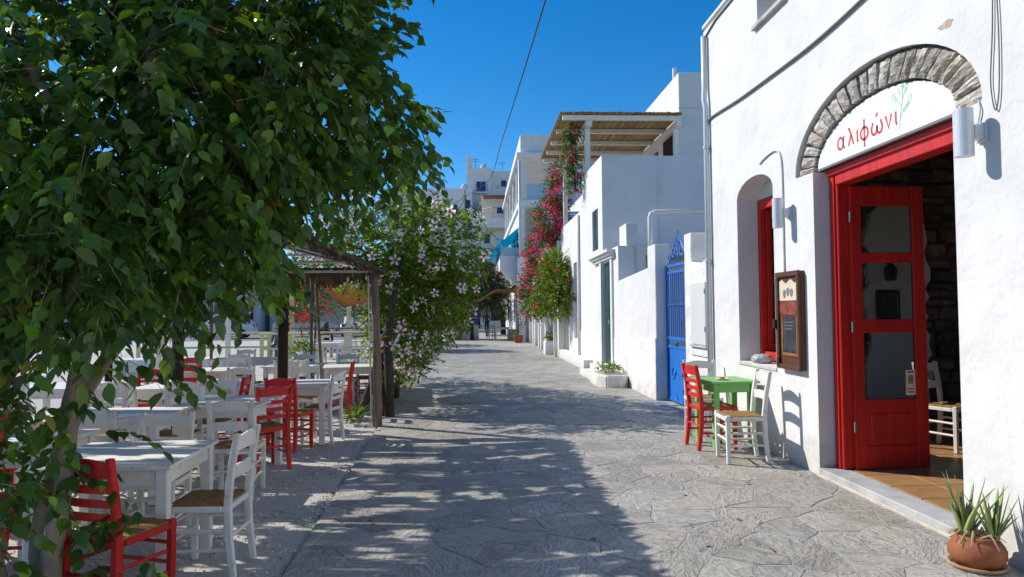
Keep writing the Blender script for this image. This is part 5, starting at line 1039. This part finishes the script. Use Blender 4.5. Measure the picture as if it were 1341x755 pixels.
def sprays(base, dirs, per, length, droop):
    """leaf positions along little twigs: returns pos, leaf dir, normal, twig segments"""
    n = len(base); t = (np.arange(per)+.5)/per
    pos = base[:, None, :] + dirs[:, None, :]*(length[:, None, None]*t[None, :, None]); pos[:, :, 2] -= droop*(length[:, None]*t[None, :]**2)
    side = np.cross(dirs, np.array([0, 0, 1.0])); side /= (np.linalg.norm(side, axis=1, keepdims=True)+1e-6)
    sg = np.where(np.arange(per) % 2 == 0, 1., -1.)
    D = dirs[:, None, :]*.75 + side[:, None, :]*sg[None, :, None]*.75 + NR.normal(size=(n, per, 3))*.28; D[:, :, 2] -= droop*1.3
    N = NR.normal(size=(n, per, 3))*.45; N[:, :, 2] += 1
    return pos.reshape(-1, 3), D.reshape(-1, 3), N.reshape(-1, 3)
def limbs(name, paths, m, parent, n=9):
    for pts, rad in paths: 
        P = [Vector(p) for p in pts]; out = []; rr = []
        for i in range(len(P)-1):
            p0, p1, p2, p3 = P[max(i-1, 0)], P[i], P[i+1], P[min(i+2, len(P)-1)]
            for k in range(5):
                t = k/5; out.append(.5*((2*p1)+(-p0+p2)*t+(2*p0-5*p1+4*p2-p3)*t*t+(-p0+3*p1-3*p2+p3)*t**3)); rr.append((rad[i]+(rad[i+1]-rad[i])*t)*(1+.07*math.sin(i*3+k*2.1)))
        out.append(P[-1]); rr.append(rad[-1]); MB().tube(out, rr, n).build(name, m, parent, smooth=True)
def twig_mesh(name, base, dirs, length, droop, r, m, parent):
    mb = MB()
    for b, d, l in zip(base, dirs, length):
        b = Vector(b); d = Vector(d); mb.tube([b-d*l*.5, b+d*l*.45-Vector((0, 0, droop*l*.25)), b+d*l-Vector((0, 0, droop*l))], [r, r*.8, r*.4], 4, False)
    o = mb.build(name, m, parent); tag(o, kind='stuff'); return o
# ------------------------------------------------------------------ ficus in the foreground
FB = (-2.2, 3.72, -.02)
fic = empty('ficus_tree', FB, 'large leafy ficus with pale multi-stemmed trunk shading the terrace edge', 'tree')
fcr = empty('crown', (-1.6, 3.7, 2.6)); fcr.parent = fic; fcr.location = Vector((-1.6, 3.7, 2.6))-Vector(FB); WL[fcr.name] = Vector((-1.6, 3.7, 2.6))
limbs('trunk', [([(-2.2, 3.72, -.08), (-2.17, 3.72, .35), (-2.12, 3.74, .75), (-2.10, 3.76, 1.15), (-2.02, 3.78, 1.5), (-1.85, 3.8, 2.0)], [.066, .052, .044, .046, .038, .034])], BARK, fic)
limbs('stem', [([(-2.35, 3.68, -.08), (-2.5, 3.66, .5), (-2.52, 3.66, 1.0), (-2.36, 3.68, 1.42), (-2.25, 3.7, 1.9), (-2.1, 3.6, 2.6)], [.09, .085, .075, .06, .05, .035]),
               ([(-2.26, 3.82, -.08), (-2.30, 3.85, .45), (-2.24, 3.88, .80), (-2.13, 3.9, 1.14), (-1.97, 3.92, 1.42), (-1.6, 3.95, 1.9), (-1.2, 4.0, 2.4)], [.06, .05, .045, .042, .04, .036, .026]),
               ([(-2.36, 3.68, 1.35), (-2.15, 3.6, 1.55), (-1.95, 3.55, 1.8), (-1.8, 3.5, 2.1)], [.055, .045, .04, .03])], BARK, fic)
limbs('branch', [([(-1.85, 3.8, 2.0), (-1.72, 3.72, 2.4), (-1.68, 3.62, 2.75), (-1.60, 3.62, 3.15), (-1.5, 3.7, 3.6)], [.036, .034, .034, .03, .02]), ([(-1.6, 3.95, 1.9), (-1.15, 4.0, 2.35), (-.95, 4.1, 2.6), (-.75, 4.2, 2.8)], [.034, .026, .02, .012]),
                 ([(-2.1, 3.6, 2.6), (-2.3, 3.5, 3.1), (-2.4, 3.5, 3.6)], [.034, .028, .018]), ([(-1.68, 3.62, 2.75), (-1.5, 3.55, 2.9), (-1.3, 3.55, 3.0)], [.022, .014, .008]), ([(-1.15, 4.0, 2.35), (-.9, 4.25, 2.35), (-.65, 4.4, 2.45)], [.016, .012, .006]), ([(-1.72, 3.72, 2.4), (-1.3, 3.8, 2.75), (-1.0, 3.95, 3.1)], [.026, .02, .012])], BARK, fic)
fb = [(-1.80, 3.50, 2.62, .85, .80, .80), (-1.25, 3.83, 2.80, .66, .62, .66), (-.86, 4.2, 2.88, .50, .5, .48), (-.50, 4.4, 2.74, .27, .3, .22), (-1.50, 3.67, 2.08, .44, .45, .42), (-1.95, 3.3, 1.95, .50, .45, .50), (-1.16, 4.12, 2.46, .33, .35, .26), (-1.62, 4.0, 3.80, 1.0, .9, .9), (-.93, 4.09, 3.42, .36, .4, .42), (-2.75, 3.5, 2.45, .9, .7, .9), (-.74, 4.41, 2.66, .22, .25, .16), (-2.1, 3.5, 1.42, .24, .2, .2), (-1.34, 3.95, 1.98, .2, .2, .16), (-2.7, 3.3, 1.5, .35, .3, .4)]
nt_ = 2600
bp, bu, bi = crown_points(fb, nt_, .45)
dr = bu*.8 + NR.normal(size=(nt_, 3))*.35; dr[:, 2] -= .35; dr /= np.linalg.norm(dr, axis=1, keepdims=True)
ln = .16+.20*NR.random(nt_)
# low sprouts round the stems
ns_ = 80; sp = np.column_stack((-2.6+.72*NR.random(ns_), 3.3+.6*NR.random(ns_), .08+1.15*NR.random(ns_))); sd = unit(ns_); sd[:, 2] = -.2
bp = np.concatenate((bp, sp)); dr = np.concatenate((dr, sd)); ln = np.concatenate((ln, .14+.12*NR.random(ns_)))
# a few drooping shoots reaching right past the stems
ex = np.array([(-1.8, 3.85, 1.34), (-1.7, 3.9, 1.30), (-1.62, 3.9, 1.36), (-1.95, 3.8, 1.0), (-2.0, 3.75, .75), (-1.7, 3.7, .35), (-1.75, 3.7, .28), (-1.9, 3.6, .22)]); ed = np.array([(.8, .1, -.25)]*8) + NR.normal(size=(8, 3))*.2
bp = np.concatenate((bp, ex)); dr = np.concatenate((dr, ed/np.linalg.norm(ed, axis=1, keepdims=True))); ln = np.concatenate((ln, .2+.1*NR.random(8)))
pos, D, N = sprays(bp, dr, 9, ln, .45)
keep = (np.linalg.norm(pos-np.array([0, 0, 1.6]), axis=1) > 1.85) & (pos[:, 2] > .05); pos, D, N = pos[keep], D[keep], N[keep]; n = len(pos)
sz = .054+.056*NR.random(n)**1.2; g = .65+.6*NR.random(n); yl = NR.random(n); tint = np.column_stack((g, g, g)); br = yl > .955; tint[br] *= (3.2, 2.7, 1.2); mid = (yl > .72) & ~br; tint[mid] *= (1.5, 1.4, .95); old = yl < .02; tint[old] *= (3.4, 1.5, 1.0)
dcam = np.linalg.norm(pos-np.array([0, 0, 1.6]), axis=1)
v_ = pos-np.array([0, 0, 1.6]); vz = v_ @ np.array(_fw); vx = (v_ @ np.array(_R))/vz; vy = (v_ @ np.array(_U))/vz; seen = (np.abs(vx) < .72) & (np.abs(vy) < .41)
order = np.argsort(np.where(seen, dcam, 99)); ind = order[:300]; rest = order[300:]
P_, Fc_ = leaf_tpl('ficus'); tpls = []
for k, tt in enumerate(((.7, .7, .75), (.95, .95, .95), (1.2, 1.2, 1.1), (1.6, 1.55, 1.0), (3.2, 2.7, 1.2))):
    me = bpy.data.meshes.new('leaf'); me.from_pydata(P_.tolist(), [], Fc_); at = me.attributes.new('tint', 'FLOAT_COLOR', 'POINT'); at.data.foreach_set('color', [c for _ in P_ for c in (*tt, 1)]); me.materials.append(LEAF)
    me.polygons.foreach_set('use_smooth', [True]*len(me.polygons)); tpls.append(me)
X_, Y_, Z_ = frames(D, N)
for i in ind:
    k = 4 if yl[i] > .955 else (3 if yl[i] > .72 else int(yl[i]/.72*3)); o = bpy.data.objects.new('leaf', tpls[k]); COL.objects.link(o); o.parent = fcr; s = sz[i]
    o.matrix_basis = Matrix(((X_[i][0]*s, Y_[i][0]*s, Z_[i][0]*s, pos[i][0]+1.6), (X_[i][1]*s, Y_[i][1]*s, Z_[i][1]*s, pos[i][1]-3.7), (X_[i][2]*s, Y_[i][2]*s, Z_[i][2]*s, pos[i][2]-2.6), (0, 0, 0, 1)))
leaves_mesh('foliage', 'ficus', pos[rest], D[rest], N[rest], sz[rest], tint[rest], LEAF, fcr)
twig_mesh('twigs', bp[::2], dr[::2]*.6, ln[::2], .45, .002, BARK, fcr)
# ------------------------------------------------------------------ generic shrub / tree
def plant(name, base, label, cat, blobs, ntw, per, lsz, lkind, lm, stems, sm, tlen=(.15, .2), droop=.25, yell=.1, group=None, shell=.4, twr=.004, up=.0, ymul=(1.9, 1.7, .9)):
    t = empty(name, base, label, cat, group)
    if stems: limbs('stem' if len(stems) > 1 else 'trunk', stems, sm, t, 8)
    b, u, _ = crown_points(blobs, ntw, shell); b = b[b[:, 2] > base[2]+.03]; u = u[:len(b)]; u = unit(len(b))*.5+u*.6; u[:, 2] += up; u /= np.linalg.norm(u, axis=1, keepdims=True); l = tlen[0]+tlen[1]*NR.random(len(b))
    p, D, N = sprays(b, u, per, l, droop); n = len(p); s = lsz*(.65+.7*NR.random(n)); g = .6+.75*NR.random(n); tt = np.column_stack((g, g, g)); tt[NR.random(n) < yell] *= ymul
    leaves_mesh('foliage', lkind, p, D, N, s, tt, lm, t)
    if twr: twig_mesh('twigs', b[::2], u[::2], l[::2], droop, twr, DBARK, t)
    return t
def flower_mesh(r, m_out, m_in, nm, petals=5):
    mb = MB(); mats = []
    for k in range(petals):
        a = 2*math.pi*k/petals; ca, sa = math.cos(a), math.sin(a)
        q = [(.0, 0, 0), (.35, .15, .12), (.78, .25, .30), (1.0, .10, .18), (1.0, -.12, .14), (.78, -.25, .32), (.35, -.15, .12), (.62, 0, .24)]
        mb.add([((x*ca-y*sa)*r, (x*sa+y*ca)*r, z*r) for x, y, z in q], [(0, 1, 7), (1, 2, 7), (2, 3, 7), (3, 4, 7), (4, 5, 7), (5, 6, 7), (6, 0, 7)])
    np_ = len(mb.f); 
    for k in range(petals):
        a = 2*math.pi*k/petals; ca, sa = math.cos(a), math.sin(a)
        q = [(0, 0, .02), (.22, .10, .09), (.33, 0, .13), (.22, -.10, .09)]; mb.add([((x*ca-y*sa)*r, (x*sa+y*ca)*r, z*r) for x, y, z in q], [(0, 1, 2), (0, 2, 3)])
    mb.tube([(0, 0, 0), (.03*r, .03*r, .75*r), (.1*r, .05*r, 1.05*r)], [.05*r, .035*r, .05*r], 5)
    me = bpy.data.meshes.new(nm); me.from_pydata(mb.v, [], mb.f); me.update(); me.materials.append(m_out); me.materials.append(m_in)
    for i, p in enumerate(me.polygons): p.material_index = 0 if i < np_ else 1
    return me
def flowers(t, blobs, n, me, toward, scale=(.8, .5), rj=(1.0, 1.12), name='flower'):
    base = wloc(t); k = 0; B = np.array(blobs)
    while k < n:
        i = NR.integers(len(B)); u = unit(1)[0]; d = u/np.linalg.norm(u)
        if d @ np.array(toward) < .15: continue
        p = B[i, :3] + u*(rj[0]+(rj[1]-rj[0])*NR.random())*B[i, 3:6]
        if any(np.sum(((p-q[:3])/q[3:6])**2) < .62 for q in B) or p[2] < .3: continue
        o = bpy.data.objects.new(name, me); COL.objects.link(o); o.parent = t; o.location = Vector(p)-base
        f = Vector(u*.5 + np.array(toward)*.75 + NR.normal(size=3)*.5).normalized(); o.rotation_euler = (f.to_track_quat('Z', 'Y') @ Euler((0, 0, 6.28*NR.random())).to_quaternion()).to_euler(); s = scale[0]+scale[1]*NR.random(); o.scale = (s, s, s); k += 1
# ------------------------------------------------------------------ pink-flowered hibiscus tree at the street edge
hb = [(-2.35, 11.7, 2.80, .55, .6, .42), (-1.45, 12.3, 2.85, .95, 1.1, .85), (-.72, 12.9, 2.8, .92, 1.2, .85), (-1.0, 12.4, 2.05, .9, 1.0, .7), (-.55, 13.2, 1.95, .62, 1.0, .6), (-1.3, 12.0, 1.45, .55, .7, .6), (-2.05, 12.6, 2.7, .6, .9, .6), (-.9, 14.2, 2.0, .8, 1.4, 1.0), (-1.25, 13.2, 1.0, .45, .9, .6), (-1.3, 11.4, 1.0, .22, .35, .45), (-1.5, 15.6, 1.6, .6, 1.4, 1.0), (-1.75, 16.8, .9, .35, 1.2, .6)]
hbt = plant('hibiscus_tree', (-1.35, 11.1, -.02), 'bushy hibiscus tree covered in large pale pink flowers at the street edge', 'tree', hb, 3700, 9, .08, 'ovate', HLEAF,
   [([(-1.33, 11.0, -.1), (-1.34, 11.0, .6), (-1.36, 11.05, 1.2), (-1.3, 11.4, 1.9), (-1.2, 11.8, 2.6)], [.075, .07, .065, .05, .02]), ([(-1.42, 11.25, -.1), (-1.48, 11.3, .7), (-1.6, 11.6, 1.6), (-1.8, 12, 2.4)], [.06, .055, .045, .02]), ([(-1.85, 11.0, -.1), (-1.66, 11.1, .4), (-1.5, 11.3, 1.0), (-1.0, 12, 2.0)], [.075, .065, .05, .02]), ([(-1.5, 13.4, -.1), (-1.4, 13.3, 1), (-1.0, 13.2, 2)], [.05, .045, .02]), ([(-1.75, 15.6, -.1), (-1.6, 15.6, 1.2)], [.04, .02])], DBARK, (.16, .2), .15, .5)
flowers(hbt, hb[:11], 150, flower_mesh(.113, PINKP, REDP, 'flower'), np.array([.18, -.97, .1]), (.62, .5), (1.03, 1.2))
# dry grass fringe at its foot
gm = MB()
for k in range(900):
    y = 11.5+10.5*random.random(); x = left_x(y)-.02-.42*random.random()**1.3; h = .12+.32*random.random(); a = random.random()*6.28; l = .25*h
    gm.add([(x-.006, y, -.03), (x+.006, y, -.03), (x+l*math.cos(a)*.5+.003, y+l*math.sin(a)*.5, h*.6), (x+l*math.cos(a), y+l*math.sin(a), h)], [(0, 1, 2), (0, 2, 3)])
tag(gm.build('dry_grass', GRS), 'dry yellow grass along the paving edge under the hibiscus', 'grass', kind='stuff')
gp = plant('low_plant', (-1.75, 10.35, -.03), 'small grassy tuft at the foot of the canopy pole', 'plant', [(-1.75, 10.35, .08, .12, .12, .12)], 26, 4, .16, 'needle', HLEAF, None, None, (.05, .08), .1, .3, None, .2, 0, .6)
# ------------------------------------------------------------------ bougainvillea and scarlet hibiscus on the right
bgb = [(2.45, 26.8, 2.6, .72, .8, .85), (2.75, 27.0, 3.9, .7, .9, .9), (3.0, 26.6, 5.2, .62, .9, .8), (3.2, 26.2, 6.1, .4, .6, .5), (2.25, 27.2, 1.95, .5, .6, .5), (3.15, 25.9, 6.9, .22, .35, .45)]
bg_ = plant('bougainvillea', (2.95, 26.9, 0), 'tall magenta bougainvillea climbing the white house front', 'plant', bgb, 1900, 7, .10, 'quad', BLEAF, [([(2.95, 26.9, -.05), (2.85, 26.85, .9), (2.7, 26.8, 1.8), (2.8, 26.9, 3.4), (3.0, 26.6, 5.0), (3.15, 26.1, 6.6)], [.12, .10, .06, .05, .04, .02])], PLR, (.2, .3), .25, .1)
fb_, fu_, _ = crown_points(bgb, 240, .98); fu_[:, 1] -= .3; p_, D_, N_ = [], [], []
cl = np.repeat(fb_, 16, axis=0) + NR.normal(size=(240*16, 3))*.085; Dl = unit(len(cl)); g = .7+.6*NR.random(len(cl)); leaves_mesh('bracts', 'bract', cl, Dl, unit(len(cl)), .06+.045*NR.random(len(cl)), np.column_stack((g, g, g)), BRACT, bg_)
shb = [(2.82, 24.0, 2.6, .70, .9, .8), (2.62, 24.4, 2.0, .68, .8, .52), (2.95, 23.2, 2.2, .42, .6, .65), (2.8, 24.1, 3.3, .48, .7, .45)]
sh_ = plant('scarlet_hibiscus', (2.9, 24.9, 0), 'yellow-green hibiscus shrub with scarlet flowers in front of the bougainvillea', 'shrub', shb, 1350, 8, .078, 'ovate', HLEAF, [([(2.9, 24.9, -.05), (2.85, 24.7, .8), (2.8, 24.5, 1.8), (2.8, 24.4, 2.6)], [.06, .055, .04, .02])], PLR, (.14, .18), .15, .35, None, .4, .004, .1, (2.0, 1.75, .8))
flowers(sh_, shb, 8, flower_mesh(.095, ORP, REDP, 'flower'), np.array([-.35, -.93, .05]))
ivy = [(2.95, 20.5, 6.95, .24, .22, .25), (2.85, 20.4, 6.3, .14, .2, .6), (3.0, 20.6, 5.7, .12, .2, .5)]
iv = plant('hanging_vine', (3.05, 20.5, 5.2), 'flowering vine hanging down from the reed pergola corner', 'vine', ivy, 260, 7, .085, 'quad', BLEAF, [([(3.05, 20.5, 5.2), (2.95, 20.5, 6.2), (2.9, 20.4, 7.2)], [.03, .025, .015])], DBARK, (.15, .2), .5, .1)
cl = np.repeat(crown_points(ivy, 7, .9)[0], 14, axis=0); cl = cl + NR.normal(size=cl.shape)*.06; g = .8+.5*NR.random(len(cl)); leaves_mesh('bracts', 'bract', cl, unit(len(cl)), unit(len(cl)), .06+.04*NR.random(len(cl)), np.column_stack((g, g, g)), BRACT, iv)
# planter fillings
plant('low_plant', (2.95, 15.2, .26), 'low green flowering plants in the stone planter', 'plant', [(2.92, 15.2, .30, .26, .55, .14)], 130, 6, .05, 'ovate', HLEAF, None, None, (.06, .1), .0, .3, None, .2, .003, .5)
plant('low_plant', (2.87, 26.35, .5), 'clipped green plant in the small box planter', 'plant', [(2.87, 26.35, .62, .24, .24, .18)], 90, 6, .06, 'ovate', HLEAF, None, None, (.06, .1), .0, .3, None, .2, .003, .4)
plant('thin_shrub', (2.3, 36.8, .38), 'thin bare shrub in the far terracotta pot', 'shrub', [(2.3, 36.8, 1.3, .3, .3, .7)], 60, 5, .09, 'quad', TLEAF, [([(2.3, 36.8, .3), (2.32, 36.8, 1.8)], [.03, .01])], DBARK, (.2, .2), .1, .1)
# ------------------------------------------------------------------ tamarisk and shade trees at the street end
tm_b = [(-.1, 41.8, 3.7, 1.4, 1.4, 1.3), (.75, 42.0, 3.1, 1.0, 1.2, 1.1), (-.8, 42.4, 2.9, 1.1, 1.2, 1.0), (.2, 42, 4.4, .8, .9, .6), (.9, 41.6, 2.3, .5, .8, .6)]
plant('tamarisk_tree', (-.25, 42.0, 0), 'grey-green feathery tamarisk tree growing in the round planter', 'tree', tm_b, 1500, 10, .26, 'needle', TLEAF, [([(-.25, 41.6, -.05), (-.2, 41.6, 1.4), (0, 41.8, 2.6), (.2, 42, 3.8)], [.20, .17, .12, .05])], DBARK, (.35, .4), .5, .1)
plant('shade_tree', (2.1, 51, 0), 'dark dense tree overhanging the shaded lane end', 'tree', [(1.2, 50, 3.4, 1.6, 2.5, .8), (-.6, 51, 3.5, 1.6, 2.5, .8), (2.2, 51, 2.6, .8, 2, 1.2)], 900, 8, .16, 'quad', BLEAF, [([(2.1, 51, -.1), (2.0, 51, 1.6), (1.4, 51, 3.2)], [.2, .16, .08])], DBARK, (.3, .3), .2, .05)
# ------------------------------------------------------------------ plants on the plaza side
rb = [(-4.9, 21.3, 2.0, .75, .7, .55), (-4.2, 21.5, 2.2, .6, .6, .4), (-5.4, 21.4, 1.6, .4, .5, .5)]
rbt = plant('red_flower_shrub', (-4.9, 21.5, -.01), 'loose shrub with red flower heads behind the dark canopy post', 'shrub', rb, 190, 7, .075, 'ovate', BLEAF, [([(-4.9, 21.5, -.1), (-4.85, 21.5, 1.0), (-4.8, 21.4, 2.0)], [.04, .03, .015]), ([(-5.0, 21.5, -.1), (-5.3, 21.5, 1.2)], [.03, .015])], DBARK, (.2, .25), .1, .15)
cl = np.repeat(crown_points(rb, 26, .9)[0], 12, axis=0); cl = cl+NR.normal(size=cl.shape)*.075; g = .8+.5*NR.random(len(cl)); o = leaves_mesh('red_heads', 'bract', cl, unit(len(cl)), unit(len(cl)), .05+.03*NR.random(len(cl)), np.column_stack((g*1.1, g*.8, g*.4)), ORP, rbt)
pbush = plant('potted_bush', (-4.8, 19.7, 0), 'round yellow-green potted bush by the slim pole', 'bush', [(-4.8, 19.7, .55, .32, .32, .28)], 170, 6, .07, 'ovate', HLEAF, [([(-4.8, 19.7, -.1), (-4.8, 19.7, .5)], [.04, .02])], DBARK, (.1, .15), .0, .5, None, .4, .004, .3)
MB().lathe([(.14, -.02), (.17, .1), (.21, .36), (.23, .38), (.19, .38), (.0, .34)], (-4.8, 19.7, 0), 16).build('pot', PLR, pbush, smooth=True)
for x, y, r_, h, lb in ((-8.7, 33, 1.6, 4.4, 'feathery green tree standing between counters and parked cars'), (-4.6, 36, 1.9, 3.9, 'dark olive tree behind the small drooping sail'), (-2.9, 30.5, 1.4, 3.3, 'olive-green tree beyond the hibiscus hedge'), (-14.5, 58, 3.0, 6.5, 'broad tree beside the low white building')):
    plant('plaza_tree', (x, y, 0), lb, 'tree', [(x, y, h-r_*.7, r_, r_, r_*.75), (x+.5*r_, y, h-r_*1.1, r_*.7, r_*.7, r_*.6), (x-.6*r_, y, h-r_*1.0, r_*.65, r_*.7, r_*.5)], 620, 8, .17, 'quad', TLEAF, [([(x, y, -.1), (x+.05, y, h*.4), (x, y, h*.8)], [.14, .11, .04])], DBARK, (.3, .35), .25, .2, 'trees around the plaza')
# fallen leaves on the paving
fl_ = 26; fx = np.column_stack((left_x(7)+.1+3.9*NR.random(fl_), 4.6+7*NR.random(fl_)**1.4, np.full(fl_, .012)))
for i in range(fl_):
    o = bpy.data.objects.new('fallen_leaf', tpls[2]); COL.objects.link(o); o.location = fx[i]; o.rotation_euler = (.2*NR.normal(), .2*NR.normal(), 6.28*NR.random()); s = .045+.02*NR.random(); o.scale = (s, s, s)
    tag(o, 'small dry fallen leaf lying on the slate paving', 'leaf', 'fallen leaves on the paving')
dryleaf = mat('fallen_leaf_brown', (.20, .10, .04), .8, .3, 9, tint=False); 
_m = tpls[2].copy(); _m.materials.clear(); _m.materials.append(dryleaf)
for o in bpy.data.objects:
    if o.name.startswith('fallen_leaf'): o.data = _m
